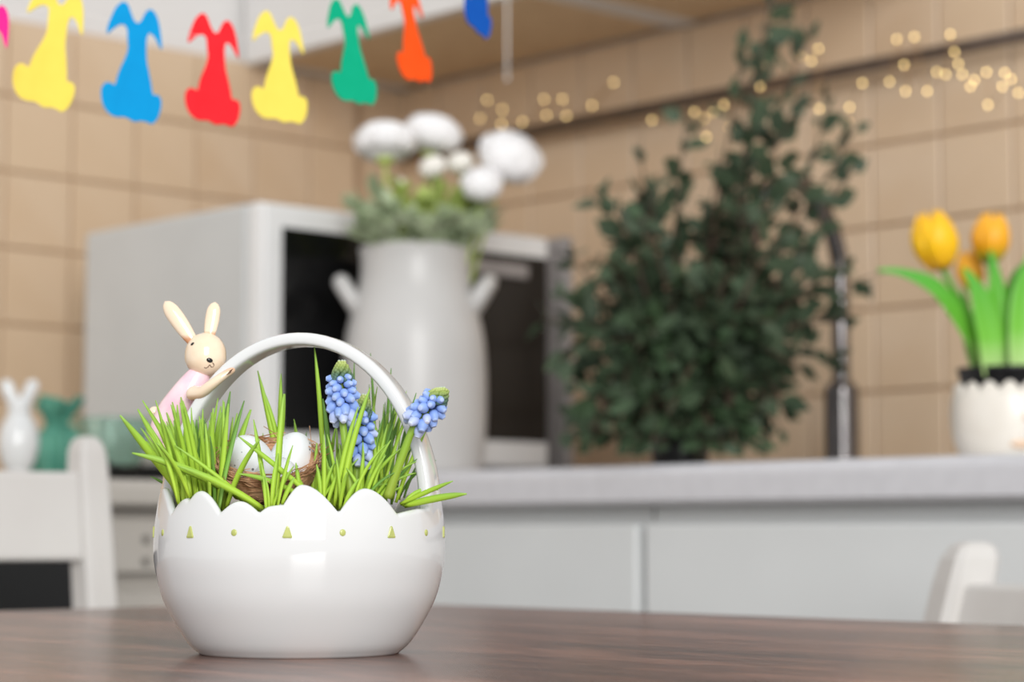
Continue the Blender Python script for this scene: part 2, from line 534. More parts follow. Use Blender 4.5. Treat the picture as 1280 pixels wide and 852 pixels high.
# ------------------------------------------------------------------ table
TT = 0.76
tx0, tx1, ty0, ty1 = 1.165, 2.46, -1.86, -1.04
t = tag(empty('dining_table', ((tx0 + tx1) / 2, (ty0 + ty1) / 2, 0)), 'dark walnut dining table carrying the egg shaped basket', 'table')
hw, hd = (tx1 - tx0) / 2, (ty1 - ty0) / 2
bm = bmesh.new()
bmesh.ops.create_cube(bm, size=1)
for v in bm.verts:
    v.co = Vector((v.co.x * 2 * hw, v.co.y * 2 * hd, TT - 0.014 + v.co.z * 0.028))
ve = [e for e in bm.edges if abs(e.verts[0].co.z - e.verts[1].co.z) > 0.01]
bmesh.ops.bevel(bm, geom=ve, offset=0.05, segments=10, profile=0.5, affect='EDGES')
he = [e for e in bm.edges if e.calc_face_angle(0) > 0.8]
bmesh.ops.bevel(bm, geom=he, offset=0.0025, segments=2, profile=0.5, affect='EDGES')
me = bpy.data.meshes.new('table_top'); bm.to_mesh(me); bm.free()
link('table_top', me, M['wood'], t)
for sx in (-1, 1):
    for sy in (-1, 1):
        cx, cy = sx * (hw - 0.042), sy * (hd - 0.042)
        box('leg', (cx - 0.022, cy - 0.022, 0), (cx + 0.022, cy + 0.022, TT - 0.028), M['wood'], t, 0.004)
for sy in (-1, 1):
    box('apron', (-hw + 0.064, sy * (hd - 0.042) - 0.01, 0.65), (hw - 0.064, sy * (hd - 0.042) + 0.01, TT - 0.028), M['wood'], t)
for sx in (-1, 1):
    box('apron', (sx * (hw - 0.042) - 0.01, -hd + 0.064, 0.65), (sx * (hw - 0.042) + 0.01, hd - 0.064, TT - 0.028), M['wood'], t)

# ------------------------------------------------------------------ chairs (local: back at +y, seat towards -y)
def chair(loc, rz, label, H, lean, width, rail_h, seat_z=0.43, dep=0.375, kp=1.0):
    t = tag(empty('dining_chair', loc, rz), label, 'chair', 'ivory wooden chairs at the table')
    w = width / 2
    def yl(z): return 0.0 + max(0, z - seat_z) * lean
    for s in (-1, 1):
        P = [(s * w, 0.02, 0.0), (s * w, 0.0, seat_z), (s * w, yl(H - 0.03), H - 0.03), (s * w, yl(H - 0.012), H - 0.012), (s * w, yl(H - 0.003), H - 0.003), (s * w, yl(H), H)]
        v, f = [], []
        sx = [0.016, 0.017, 0.0135, 0.012, 0.009, 0.005]
        sy = [0.015, 0.018, 0.0150, 0.014, 0.011, 0.006]
        for (x, y, z), a, b in zip(P, sx, sy):
            a, b = a * kp, b * kp
            c = 0.32
            for qx, qy in ((-1, -c), (-c, -1), (c, -1), (1, -c), (1, c), (c, 1), (-c, 1), (-1, c)):
                qx = qx if abs(qx) == 1 else math.copysign(0.72, qx); qy = qy if abs(qy) == 1 else math.copysign(0.72, qy)
                v.append((x + a * qx, y + b * qy, z))
        for i in range(len(P) - 1):
            for k in range(8):
                k2 = (k + 1) % 8
                f.append([i * 8 + k, i * 8 + k2, i * 8 + 8 + k2, i * 8 + 8 + k])
        f.append(list(range(8))[::-1]); f.append([(len(P) - 1) * 8 + k for k in range(8)])
        link('back_post', meshd('back_post', v, f), M['chair'], t, False)
        box('leg', (s * w - 0.018, -dep + 0.015, 0), (s * w + 0.018, -dep + 0.051, seat_z), M['chair'], t, 0.004)
        box('side_rail', (s * w - 0.010, -dep + 0.051, seat_z - 0.06), (s * w + 0.010, -0.02, seat_z - 0.005), M['chair'], t)
    def rail(name, z0, z1):
        n = 12
        v, f = [], []
        for i in range(n + 1):
            u = -1 + 2 * i / n
            x = u * (w - 0.012)
            bow = 0.012 * (1 - u * u)
            for dy, z in ((-0.009, z0), (0.009, z0), (0.009, z1), (-0.009, z1)):
                v.append((x, yl(z) + bow + dy, z))
        for i in range(n):
            for k in range(4):
                k2 = (k + 1) % 4
                f.append([i * 4 + k, i * 4 + k2, i * 4 + 4 + k2, i * 4 + 4 + k])
        f.append([3, 2, 1, 0]); f.append([n * 4 + k for k in range(4)])
        o = link(name, meshd(name, v, f), M['chair'], t)
        b = o.modifiers.new('bevel', 'BEVEL'); b.width = 0.004; b.segments = 2
    rail('top_rail', H - 0.030 - rail_h, H - 0.030)
    rail('lower_rail', seat_z + 0.12, seat_z + 0.16)
    box('seat', (-w - 0.015, -dep, seat_z), (w + 0.015, -0.024, seat_z + 0.028), M['chair'], t, 0.008, 3)
    box('front_rail', (-w + 0.018, -dep + 0.025, seat_z - 0.06), (w - 0.018, -dep + 0.045, seat_z - 0.005), M['chair'], t)
    return t
p1 = at(119, 600, 1.80)
# first chair: back parallel to the microwave wall, facing +x ; local -y -> world +x means rz = +90
chair((p1.x + 0.045, p1.y - 0.19, 0), PI / 2, 'ivory chair pushed in before the white rabbit ornament', 0.893, 0.13, 0.38, 0.073)
p2 = at(1202, 700, 1.60)
BT = math.radians(17)
rail_d = FWD * math.cos(BT) - RGT * math.sin(BT)          # along its back, away from the eye
back_d = RGT * math.cos(BT) + FWD * math.sin(BT)
c2 = Vector((p2.x, p2.y, 0)) - rail_d * 0.15 - back_d * 0.095
chair((c2.x, c2.y, 0), YAW + BT - PI / 2, 'ivory chair at the end of the worktop, beside the drawer cabinet', 0.806, 0.28, 0.30, 0.08, 0.43, 0.32, 1.3)

# ------------------------------------------------------------------ microwave
my0, my1, mx0, mx1, mz0, mz1 = -0.662, -0.212, 0.17, 0.54, CT + 0.014, 1.186
t = tag(empty('microwave', ((mx0 + mx1) / 2, (my0 + my1) / 2, CT)), 'white microwave oven with black glass door in the corner', 'microwave')
ox, oy, oz = (mx0 + mx1) / 2, (my0 + my1) / 2, CT
def mb(name, lo, hi, m, par, bev=0.0, seg=2):
    return box(name, (lo[0] - ox, lo[1] - oy, lo[2] - oz), (hi[0] - ox, hi[1] - oy, hi[2] - oz), m, par, bev, seg)
mb('housing', (mx0, my0, mz0), (mx1 - 0.03, my1, mz1), M['mw_body'], t, 0.006)
fr = mb('front_frame', (mx1 - 0.03, my0, mz0), (mx1 - 0.008, my1, mz1), M['mw_front'], t, 0.006)
d = mb('door', (mx1 - 0.012, my0 + 0.002, mz0 + 0.002), (mx1, my1 - 0.002, mz1 - 0.002), M['mw_front'], t, 0.005, 3)
g = mb('door_glass', (mx1 - 0.004, my0 + 0.027, 0.926), (mx1 + 0.0015, my1 - 0.006, 1.158), M['oven_glass'], d, 0.001)
mb('handle', (mx1 + 0.001, my0 + 0.25, 1.128), (mx1 + 0.010, my1 - 0.045, 1.146), M['board'], d, 0.003)
for ax in (mx0 + 0.04, mx1 - 0.05):
    for ay in (my0 + 0.04, my1 - 0.04):
        v, f = lathe_vf([(0.014, 0.0), (0.012, 0.015)], 16, True, True)
        o = link('foot', meshd('foot', v, f), M['black'], t)
        o.location = (ax - ox, ay - oy, 0)
b = box('cutting_board', (0.20, -0.196, CT), (0.553, -0.182, 1.188), M['board'], None, 0.004)
tag(b, 'grey board standing on edge between microwave and eucalyptus', 'cutting board')

# ------------------------------------------------------------------ rail with fairy lights
RZ = 1.373
t = tag(empty('wall_rail', (0.0, -0.04, RZ)), 'dull metal utensil rail running along the beige tiles', 'rail')
tb = MB(); tb.add(*tube_vf([(0.06, 0, 0), (2.05, 0, 0)], 0.008, 16)); tb.build('pipe', M['rail'], t)
for x in (0.09, 0.70, 1.32, 1.95):
    tb = MB(); tb.add(*tube_vf([(x, 0.033, 0), (x, 0.0, 0)], 0.006, 12)); tb.add(*tube_vf([(x, 0.034, 0), (x, 0.028, 0)], 0.014, 16))
    tb.build('bracket', M['rail'], t)
for x in (0.06, 2.05):
    tb = MB(); tb.add(*ball_vf((x, 0, 0), 0.011, 0.011, 0.011)); tb.build('end_cap', M['rail'], t)
lights = [(609, 125), (600, 148), (628, 137), (627, 155), (653, 152), (680, 124), (683, 144), (703, 124), (708, 145), (767, 103), (740, 132), (815, 150),
          (868, 140), (883, 171), (880, 148), (892, 140), (905, 131), (912, 160), (945, 111), (958, 138), (950, 108), (1001, 70), (1014, 76), (1023, 61),
          (1024, 136), (1060, 153), (1062, 134), (1078, 104), (1112, 102), (1121, 49), (1130, 81), (1132, 114), (1143, 46), (1159, 114),
          (1171, 90), (1182, 93), (1188, 43), (1193, 65), (1198, 80), (1203, 93), (1213, 108), (1218, 100), (1233, 90), (1235, 131),
          (1253, 108), (1256, 91), (1264, 99), (1273, 116)]
rng = random.Random(4)
t = tag(empty('fairy_lights', (1.0, -0.055, RZ)), 'warm fairy lights on thin wire wound along the metal rail', 'string lights')
org = Vector((1.0, -0.055, RZ))
pts = []
for (a, b_) in lights:
    q = at_y(a, b_, -0.056 - rng.random() * 0.012)
    pts.append(q - org)
wp = []
for i, q in enumerate(pts):
    wp.append(q + Vector((0, 0.0025, 0)))
    if i + 1 < len(pts) and (pts[i + 1] - q).length > 0.05:
        mid = (q + pts[i + 1]) / 2
        wp.append(mid + Vector((0, 0.0, -0.012)))
tb = MB(); tb.add(*tube_vf(spline(wp, 4), 0.0006, 5)); tb.build('wire', M['wire'], t)
v, f = ball_vf((0, 0, 0), 0.0016, 0.0016, 0.0022, 10, 6)
bulb = meshd('bulb', v, f)
for q in pts:
    o = link('bulb', bulb, M['lamp'], t, True)
    o.location = q

# ------------------------------------------------------------------ tap
tp = at_y(1052, 500, -0.12)
t = tag(empty('kitchen_tap', (tp.x, tp.y, CT)), 'tall dark chrome gooseneck tap behind the eucalyptus', 'tap')
tb = MB(); tb.add(*lathe_vf(smooth_prof([(0.025, 0), (0.025, 0.004), (0.0205, 0.010), (0.0200, 0.075), (0.0195, 0.100), (0.016, 0.106), (0.012, 0.110)], 4), 32)); tb.build('body', M['chrome'], t)
path = [(0, 0, 0.10), (0, 0, 0.16), (0, 0, 0.22), (0, -0.004, 0.262), (0, -0.028, 0.303), (0, -0.068, 0.330), (0, -0.110, 0.328), (0, -0.148, 0.300), (0, -0.164, 0.262), (0, -0.166, 0.235)]
tb = MB(); tb.add(*tube_vf(spline(path, 5), 0.0105, 20, side=(1, 0, 0))); tb.build('spout', M['chrome'], t)
tb = MB(); tb.add(*tube_vf([(0, -0.166, 0.238), (0, -0.166, 0.215)], 0.0125, 20)); tb.build('nozzle', M['chrome'], t)
tb = MB(); tb.add(*tube_vf([(-0.012, 0.0113, 0.075), (-0.0235, 0.0221, 0.078)], 0.008, 14)); tb.add(*tube_vf([(-0.022, 0.0207, 0.078), (-0.030, 0.0283, 0.125)], [0.005, 0.0035], 10)); tb.build('lever', M['chrome'], t)

# ------------------------------------------------------------------ white two-handled jug
jp = at(518, 590, 2.43)
t = tag(empty('jug', (jp.x, jp.y, CT), YAW), 'tall white two-handled stoneware jug holding white flowers', 'jug')
k = 2.43 / 2711
pr = [(0.068, 0), (0.075, 0.004), (87 * k, 0.022), (90 * k, 0.05), (91 * k, 0.09), (90 * k, 0.125), (87 * k, 0.155), (80 * k, 0.183), (73 * k, 0.204), (69.5 * k, 0.222), (69 * k, 0.240), (70.5 * k, 0.250), (71 * k, 0.2545), (69 * k, 0.2560), (66 * k, 0.2535), (64 * k, 0.24), (64 * k, 0.222), (68 * k, 0.20), (80 * k, 0.15), (80 * k, 0.05), (60 * k, 0.012), (0.002, 0.010)]
tb = MB(); tb.add(*lathe_vf(smooth_prof(pr, 4), 64)); tb.build('body', M['jug'], t)
for s in (-1, 1):
    a, b_ = Vector((s * 70 * k, 0, 0.184)), Vector((s * 91 * k, 0, 0.214))
    cen = (a + b_) / 2; dd = (b_ - a).normalized(); R = (b_ - a).length / 2 + 0.004
    ring = [cen + dd * (R * math.cos(q)) + Vector((0, 0.020 * math.sin(q), 0)) for q in [2 * PI * i / 28 for i in range(29)]]
    tb = MB(); tb.add(*tube_vf(ring, 0.0095, 12, side=Vector((0, 1, 0)).cross(dd), cap=False)); tb.build('handle', M['jug'], t)
JC = Vector((jp.x, jp.y, CT))

# ------------------------------------------------------------------ white flowers and greenery in the jug
def petal_vf(L, W, cup, n=5):
    v, f = [], []
    for i in range(n + 1):
        u = i / n
        w = W * math.sin(PI * (0.12 + 0.80 * u)) ** 0.8
        for j in range(n + 1):
            s = -1 + 2 * j / n
            v.append((s * w / 2, -cup * L * (1 - (2 * u - 1.0) ** 2) * 0.5 - cup * 0.35 * W * (-(s * s)) , u * L))
    for i in range(n):
        for j in range(n):
            a = i * (n + 1) + j
            f.append([a, a + 1, a + n + 2, a + n + 1])
    return v, f
def bloom(center, R, up, stem_to, label, m, flat=0.7, seed=0, cat='flower'):
    rg = random.Random(seed)
    q = Vector((0, 0, 1)).rotation_difference(Vector(up).normalized())
    t = tag(empty('white_flower', center), label, cat, 'white flowers in the jug')
    tb = MB()
    # overlapping shells: each petal is a patch of a ball, its upper edge lifted off the next layer
    for li, (pol, half, rr, n) in enumerate(((14, 16, 0.86, 3), (30, 20, 0.90, 5), (50, 24, 0.94, 7), (74, 28, 0.98, 8), (100, 30, 1.02, 9))):
        for j in range(n):
            az = 2 * PI * (j + 0.5 * (li % 2) + rg.uniform(-.18, .18)) / n
            wid = 2 * PI / n * 0.78
            p0, p1 = math.radians(pol + half + rg.uniform(-4, 4)), math.radians(max(pol - half + rg.uniform(-6, 6), 1))
            v, f = [], []
            for a_ in range(6):
                u_ = a_ / 5
                for b_ in range(7):
                    w_ = -1 + 2 * b_ / 6
                    th = p0 + (p1 - p0) * u_ * (1 - 0.16 * w_ * w_)
                    ph = az + w_ * wid * (0.55 + 0.45 * math.sin(PI * min(u_ * .9 + .1, 1)))
                    r_ = R * rr * (0.93 + 0.09 * u_ * u_ + 0.02 * w_ * w_)
                    v.append((r_ * math.sin(th) * math.cos(ph), r_ * math.sin(th) * math.sin(ph), r_ * math.cos(th) + R * .3))
            for a_ in range(5):
                for b_ in range(6):
                    k_ = a_ * 7 + b_
                    f.append([k_, k_ + 1, k_ + 8, k_ + 7])
            tb.add(v, f)
    v, f = ball_vf((0, 0, R * 0.30), R * 0.86, R * 0.86, R * 0.86, 20, 14)
    tb.add(v, f)
    mt = q.to_matrix().to_4x4() @ Matrix.Diagonal((1, 1, flat, 1)) @ Matrix.Translation((0, 0, -R * 0.3))
    tb.xf(mt)
    o = tb.build('petals', m, t)
    o.modifiers.new('solid', 'SOLIDIFY').thickness = 0.0006
    tb = MB(); v, f = ball_vf((0, 0, -R * 0.82 * flat), R * 0.3, R * 0.3, R * 0.2, 12, 8); tb.add(v, f); tb.xf(q.to_matrix().to_4x4()); tb.build('calyx', M['olive'], t)
    a = Vector((0, 0, 0)) - Vector(up).normalized() * R * 0.85 * flat
    e = Vector(stem_to) - Vector(center)
    tb = MB(); tb.add(*tube_vf(spline([a, a * 0.5 + e * 0.35 - Vector(up).normalized() * R * .5, e], 6), 0.0022, 6)); tb.build('stem', M['olive'], t)
    return t
def jugpt(px, py, dd):  return at(px, py, 2.43 + dd)
def jin(x, y): return JC + RGT * x + FWD * y + Vector((0, 0, 0.09))
bloom(jugpt(481, 178, -0.02), 0.035, (-.15, .1, 1), jin(-0.02, 0), 'large white bloom leaning furthest over the microwave door', M['petal'], 0.70, 1)
bloom(jugpt(541, 168, 0.03), 0.034, (0.2, .1, 1), jin(0.0, 0.01), 'large white bloom at the top middle of the jug', M['petal'], 0.76, 2)
bloom(jugpt(637, 197, 0.0), 0.037, (0.75, -.1, .9), jin(0.03, 0.0), 'large white bloom tilted towards the eucalyptus', M['petal'], 0.80, 3)
bloom(jugpt(541, 209, -0.04), 0.0155, (-.1, -.5, 1), jin(0.0, -0.01), 'small cream bud just below the two large blooms', M['petal_cream'], 0.9, 4)
bloom(jugpt(575, 204, 0.01), 0.0155, (0.1, -.4, 1), jin(0.01, 0.0), 'small white bud under the middle bloom, beside the tilted one', M['petal_cream'], 0.9, 5)
bloom(jugpt(602, 231, -0.03), 0.0235, (0.4, -.4, .9), jin(0.02, -0.01), 'medium white bloom hanging lowest over the leaves', M['petal'], 0.9, 6)
bloom(jugpt(499, 232, 0.02), 0.009, (-.2, 0, 1), jin(-0.01, 0.01), 'tiny closed white bud low above the leaves', M['petal_cream'], 1.1, 7)

def leaf_vf(L, W, fold=0.18, n=5, curl=0.15):
    v, f = [], []
    for i in range(n + 1):
        u = i / n
        w = W / 2 * math.sin(PI * min(1, 0.04 + 0.96 * u) ** 0.85) if 0 < i < n else W * 0.03
        z = -curl * L * u * u
        v += [(u * L, -w, z + fold * w), (u * L, 0, z), (u * L, w, z + fold * w)]
    for i in range(n):
        a = i * 3
        f += [[a, a + 1, a + 4, a + 3], [a + 1, a + 2, a + 5, a + 4]]
    return v, f
def orient(direction, roll=0.0):
    d = Vector(direction).normalized()
    up = Vector((0, 0, 1)) if abs(d.z) < 0.95 else Vector((1, 0, 0))
    y = up.cross(d).normalized(); z = d.cross(y)
    return Matrix((d, y, z)).transposed().to_4x4() @ Matrix.Rotation(roll, 4, 'X')
rng = random.Random(11)
def sprig(base, tip, m, n, L, W, spread):
    t = tag(empty('leafy_sprig', base), *(('yellow-green leafy sprig in the middle of the white jug', 'sprig', 'yellow-green sprigs in the jug') if m is M['olive'] else
            ('grey-green leafy sprig at the rim of the white jug', 'sprig', 'grey-green sprigs in the jug')))
    e = Vector(tip) - Vector(base)
    path = spline([Vector((0, 0, 0)), e * 0.5 + Vector((0, 0, 0.02)), e], 5)
    tb = MB(); tb.add(*tube_vf(path, 0.0014, 5)); tb.build('stem', m, t)
    tb = MB()
    for i in range(n):
        u = 0.35 + 0.65 * i / (n - 1)
        p_ = path[min(int(u * (len(path) - 1)), len(path) - 1)]
        d_ = (e.normalized() * 0.7 + Vector((rng.uniform(-1, 1), rng.uniform(-1, 1), rng.uniform(-.1, 1.2))) * spread)
        v, f = leaf_vf(L * rng.uniform(.7, 1.2), W * rng.uniform(.7, 1.2))
        mt = Matrix.Translation(p_) @ orient(d_, rng.uniform(-1, 1))
        tb.add([mt @ Vector(x) for x in v], f)
    tb.build('foliage', m, t)
spr = [(440, 262, -.02, 0), (455, 285, -.07, 0), (470, 240, .03, 0), (485, 262, -.05, 0), (500, 240, 0, 1), (510, 280, -.08, 0), (530, 255, -.04, 1), (548, 240, .02, 1),
       (560, 275, -.08, 0), (575, 250, -.02, 1), (590, 262, .0, 1), (608, 275, -.01, 0), (600, 292, -.05, 0), (480, 292, -.08, 0), (535, 290, -.085, 0), (450, 300, -.03, 0), (600, 262, .03, 0), (585, 285, -.06, 0), (560, 262, .04, 1), (465, 270, .03, 0), (615, 290, .02, 0)]
for a, b_, dd, kind in spr:
    tipp = jugpt(a, b_, dd)
    base = JC + RGT * ((a - 518) * k * 0.55) + FWD * (dd * 0.5) + Vector((0, 0, 0.225))
    sprig(base, tipp, M['olive'] if kind else M['sage'], 34, 0.022, 0.014, 0.8)

# ------------------------------------------------------------------ eucalyptus
eb = at(850, 575, 2.22)
EB = Vector((eb.x, eb.y, CT))
t = tag(empty('eucalyptus_plant', EB), 'large bushy dark green eucalyptus arrangement on the worktop', 'plant')
v, f = lathe_vf(smooth_prof([(0.022, 0), (0.027, 0.003), (0.030, 0.02), (0.030, 0.040), (0.029, 0.046), (0.026, 0.046), (0.025, 0.03), (0.002, 0.02)], 4), 32)
tb = MB(); tb.add(v, f); tb.build('pot', M['black'], t)
rng = random.Random(21)
tips = [(712, 318, .03), (742, 240, .02), (800, 190, .0), (858, 140, .03), (930, 60, .02), (968, -40, .0), (1012, 40, .03), (1000, 120, -.03), (1070, 160, .0), (1068, 210, .03), (1010, 215, -.02),
        (1055, 330, -.02), (1060, 400, -.05), (1045, 450, .0), (1010, 350, -.06), (960, 260, -.08), (900, 240, -.08), (850, 230, -.04), (800, 270, -.10), (760, 330, -.08),
        (715, 400, -.02), (700, 450, -.05), (740, 430, -.10), (705, 540, -.04), (735, 500, -.09), (790, 400, -.12), (850, 340, -.12), (910, 350, -.12), (960, 400, -.12),
        (1000, 460, -.09), (960, 500, -.09), (900, 450, -.13), (840, 450, -.13), (780, 480, -.12), (740, 550, -.08), (800, 540, -.12), (860, 530, -.12), (920, 540, -.10), (960, 545, -.06),
        (880, 290, .05), (940, 310, .05), (820, 330, .06), (770, 390, .06), (1000, 300, .05), (930, 200, .04), (900, 400, .08), (840, 400, .08), (960, 450, .06), (780, 450, .07),
        (720, 480, .05), (1000, 400, .04), (880, 490, .05), (820, 510, .05), (940, 500, .04), (700, 370, .02), (1090, 345, -.02), (680, 400, .0), (900, 190, .0), (985, 20, .02), (975, 150, .02), (950, 90, .0), (1035, 130, .01)]
for q_ in range(44):
    tips.append((rng.uniform(735, 985), rng.uniform(400, 556), rng.uniform(-.135, -.03)))
for q_ in range(26):
    tips.append((rng.uniform(715, 965), rng.uniform(532, 568), rng.uniform(-.15, -.05)))
for q_ in range(24):
    tips.append((rng.uniform(775, 925), rng.uniform(505, 566), rng.uniform(-.155, -.09)))
for q_ in range(14):
    tips.append((rng.uniform(760, 1000), rng.uniform(230, 400), rng.uniform(-.12, .06)))
leaves = []
lm = [meshd('leaf', *leaf_vf(1.0, w, 0.12, 4, c)) for w, c in ((0.62, .1), (0.5, .2), (0.75, .15))]
for me in lm: me.materials.append(M['euc'])
for ti, (a, b_, dd) in enumerate(tips):
    e = at(a, b_, 2.22 + dd) - EB
    st = Vector((rng.uniform(-.02, .02), rng.uniform(-.02, .02), 0.05))
    lift = max(0.0, 0.06 - e.z * 0.15)
    mid = st.lerp(e, 0.5) + Vector((rng.uniform(-.03, .03), rng.uniform(-.02, .02), lift))
    path = spline([st, mid, e], 8)
    tb = MB(); tb.add(*tube_vf(path, [0.0022 * (1 - 0.6 * i / (len(path) - 1)) for i in range(len(path))], 5)); tb.build('stem', M['euc_stem'], t)
    L = (e - st).length
    n = int(7 + L * 46) if e.z < 0.42 else int(6 + L * 30)
    for i in range(n):
        u = 0.28 + 0.72 * (i + rng.random() * .7) / n
        if e.z > 0.42: u = 0.40 + 0.60 * (i + rng.random() * .7) / n
        u = min(u, 1.0)
        x = u * (len(path) - 1); i0 = min(int(x), len(path) - 2)
        p_ = path[i0].lerp(path[i0 + 1], x - i0)
        tan = (path[i0 + 1] - path[i0]).normalized()
        dr = tan * 0.6 + Vector((rng.uniform(-1, 1), rng.uniform(-1, 1), rng.uniform(-.8, .8)))
        s = rng.uniform(0.020, 0.034) * (1.0 if u < .9 else 0.75)
        leaves.append((p_ + dr.normalized() * 0.004, dr, rng.uniform(-PI, PI), s, rng.randrange(3)))
def near(l):
    return (EB + l[0] - EYE).dot(FWD)
leaves = [(p_, Vector((dr.x, dr.y, abs(dr.z))) if p_.z + dr.normalized().z * s_ < 0.008 else dr, ro, s_, k_) for p_, dr, ro, s_, k_ in leaves if p_.z > 0.014]
leaves.sort(key=near)
rest = MB()
for i, (p_, dr, roll, s, kk) in enumerate(leaves):
    mt = Matrix.Translation(p_) @ orient(dr, roll) @ Matrix.Scale(s, 4)
    if i < 290:
        o = link('leaf', lm[kk], None, t, True)
        o.matrix_local = mt
    else:
        me = lm[kk]
        rest.add([mt @ v_.co for v_ in me.vertices], [list(p.vertices) for p in me.polygons])
o = rest.build('foliage', M['euc'], t); o['kind'] = 'stuff'

# ------------------------------------------------------------------ tulips in a pot
tpp = at(1262, 565, 1.93)
TP = Vector((tpp.x, tpp.y, CT))
kt = 1.93 / 2711
t = tag(empty('potted_tulips', TP, YAW), 'cream scalloped flower pot with yellow tulips on the worktop', 'potted tulips')
segs = 96
prof = [(50 * kt, 0.0), (60 * kt, 0.003), (69 * kt, 0.018), (72 * kt, 0.036), (71 * kt, 0.052), (67 * kt, 0.062)]
prof = smooth_prof(prof, 4)
v, f = [], []
full = prof + [(66.0 * kt, 0.065), (63 * kt, 0.066), (62 * kt, 0.055), (55 * kt, 0.01)]
for i, (r, z) in enumerate(full):
    for s in range(segs):
        a = 2 * PI * s / segs
        zz = z
        if z > 0.058: zz = z + 0.0075 * abs(math.sin(a * 8)) - 0.005
        v.append((r * math.cos(a), r * math.sin(a), zz))
for i in range(len(full) - 1):
    for s in range(segs):
        s2 = (s + 1) % segs
        f.append([i * segs + s, i * segs + s2, (i + 1) * segs + s2, (i + 1) * segs + s])
f.append(list(range(segs))[::-1])
link('pot', meshd('pot', v, f), M['pot'], t, True)
tb = MB(); tb.add(*lathe_vf([(50 * kt, 0.012), (60 * kt, 0.055), (61 * kt, 0.078), (63.5 * kt, 0.078), (63.5 * kt, 0.0815), (59 * kt, 0.0815), (57 * kt, 0.06)], 48)); tb.build('inner_pot', M['black'], t)
tb = MB(); tb.add(*lathe_vf([(58 * kt, 0.072), (0.001, 0.075)], 32, False)); tb.build('soil', M['soil'], t)
# little peach animal in relief on the pot front
rel = [(((1272 - 1262) * kt), 0.035, 9 * kt, 6 * kt, 'peach'), ((1262 - 1262) * kt, 0.012, 14 * kt, 5 * kt, 'peach'), ((1280 - 1262) * kt, 0.024, 13 * kt, 9 * kt, 'pot')]
for x, z, rx, rz_, mm in rel:
    rr = 71 * kt if z > 0.02 else 65 * kt
    a = math.asin(x / rr)
    tb = MB(); tb.add(*ball_vf((x, -rr * math.cos(a) - 0.0005, z), rx, 0.004, rz_, 16, 10)); tb.build('animal_relief', M[mm], t)
def tl(px, py, dd):                       # point in the pot's own frame
    w_ = at(px, py, 1.93 + dd) - TP
    return Vector((w_.dot(RGT), w_.dot(FWD), w_.z))
def tulip(cpx, cpy, dd, R, H, up, base, m):
    c = tl(cpx, cpy, dd)
    q = Vector((0, 0, 1)).rotation_difference(Vector(up).normalized()).to_matrix().to_4x4()
    fl = empty('flower'); fl.parent = t; fl.location = c
    for j in range(6):
        n = 8
        v, f = [], []
        inner = j % 2
        RR = R * (0.93 if inner else 1.0)
        for i in range(n + 1):
            u = i / n
            r = RR * (math.sin(PI * (0.10 + 0.80 * u)) ** 0.75)
            half = math.radians(60) * (math.sin(PI * min(0.14 + 0.80 * u, 0.97)) ** 0.6)
            for jj in range(n + 1):
                a = half * (-1 + 2 * jj / n)
                rr = r * (1 - 0.06 * (jj / n * 2 - 1) ** 2)
                v.append((rr * math.sin(a), -rr * math.cos(a), (u - 0.5) * H - 0.12 * H * (abs(jj / n * 2 - 1) ** 2) * u))
        for i in range(n):
            for jj in range(n):
                a = i * (n + 1) + jj
                f.append([a, a + 1, a + n + 2, a + n + 1])
        mt = q @ Matrix.Rotation(2 * PI * j / 6 + 0.3, 4, 'Z')
        tb = MB().add(v, f).xf(mt)
        o = tb.build('petal', m, fl)
        o.modifiers.new('solid', 'SOLIDIFY').thickness = 0.0007
    b0 = Vector(base)
    e = c - Vector(up).normalized() * H * 0.46
    tb = MB(); tb.add(*tube_vf(spline([b0, b0.lerp(e, .55) + Vector((0, 0, .006)), e], 6), 0.0026, 8)); tb.build('stem', M['tleaf'], t)
tulip(1169, 300, -.02, 0.0215, 0.054, (-.22, -.1, 1), (-.012, 0, .07), M['tulip'])
tulip(1239, 297, .0, 0.0180, 0.046, (0.12, 0, 1), (0, .01, .07), M['tulip_deep'])
tulip(1213, 338, .03, 0.0130, 0.038, (-.1, .1, 1), (-.01, .015, .07), M['tulip_deep'])
tulip(1330, 310, .0, 0.0165, 0.045, (0.2, 0, 1), (.02, .01, .07), M['tulip'])
def tleaf(pts, wid, dd0=0.0):
    P = spline([tl(a, b_, d_) for a, b_, d_ in pts], 6)
    n = len(P)
    v, f = [], []
    for i, p_ in enumerate(P):
        u = i / (n - 1)
        tg = (P[min(i + 1, n - 1)] - P[max(i - 1, 0)]).normalized()
        sd = tg.cross(Vector((0.25, -1, 0.2))).normalized()
        nn = sd.cross(tg)
        w = wid * (0.62 + 0.38 * math.sin(PI * min(u * 1.3, 1))) * (1 - max(0, u - 0.55) / 0.45) ** 0.6 if u < 0.995 else wid * 0.02
        for s, h in ((-1, .25), (-.5, .06), (0, 0), (.5, .06), (1, .25)):
            v.append(p_ + sd * (w * s) + nn * (w * h))
    for i in range(n - 1):
        for j in range(4):
            a = i * 5 + j
            f.append([a, a + 1, a + 6, a + 5])
    o = link('leaf', meshd('leaf', v, f), M['tleaf'], t, True)
    o.modifiers.new('solid', 'SOLIDIFY').thickness = 0.0008
tleaf([(1232, 462, -.01), (1210, 415, -.02), (1172, 362, -.035), (1130, 341, -.04), (1096, 337, -.04)], 0.0080)
tleaf([(1240, 470, -.03), (1236, 420, -.035), (1222, 365, -.04), (1204, 334, -.04)], 0.0125)
tleaf([(1250, 470, -.02), (1248, 410, -.02), (1244, 350, -.02), (1238, 312, -.02)], 0.0105)
tleaf([(1222, 470, .0), (1214, 430, .0), (1208, 390, .0), (1203, 360, .0)], 0.0075)
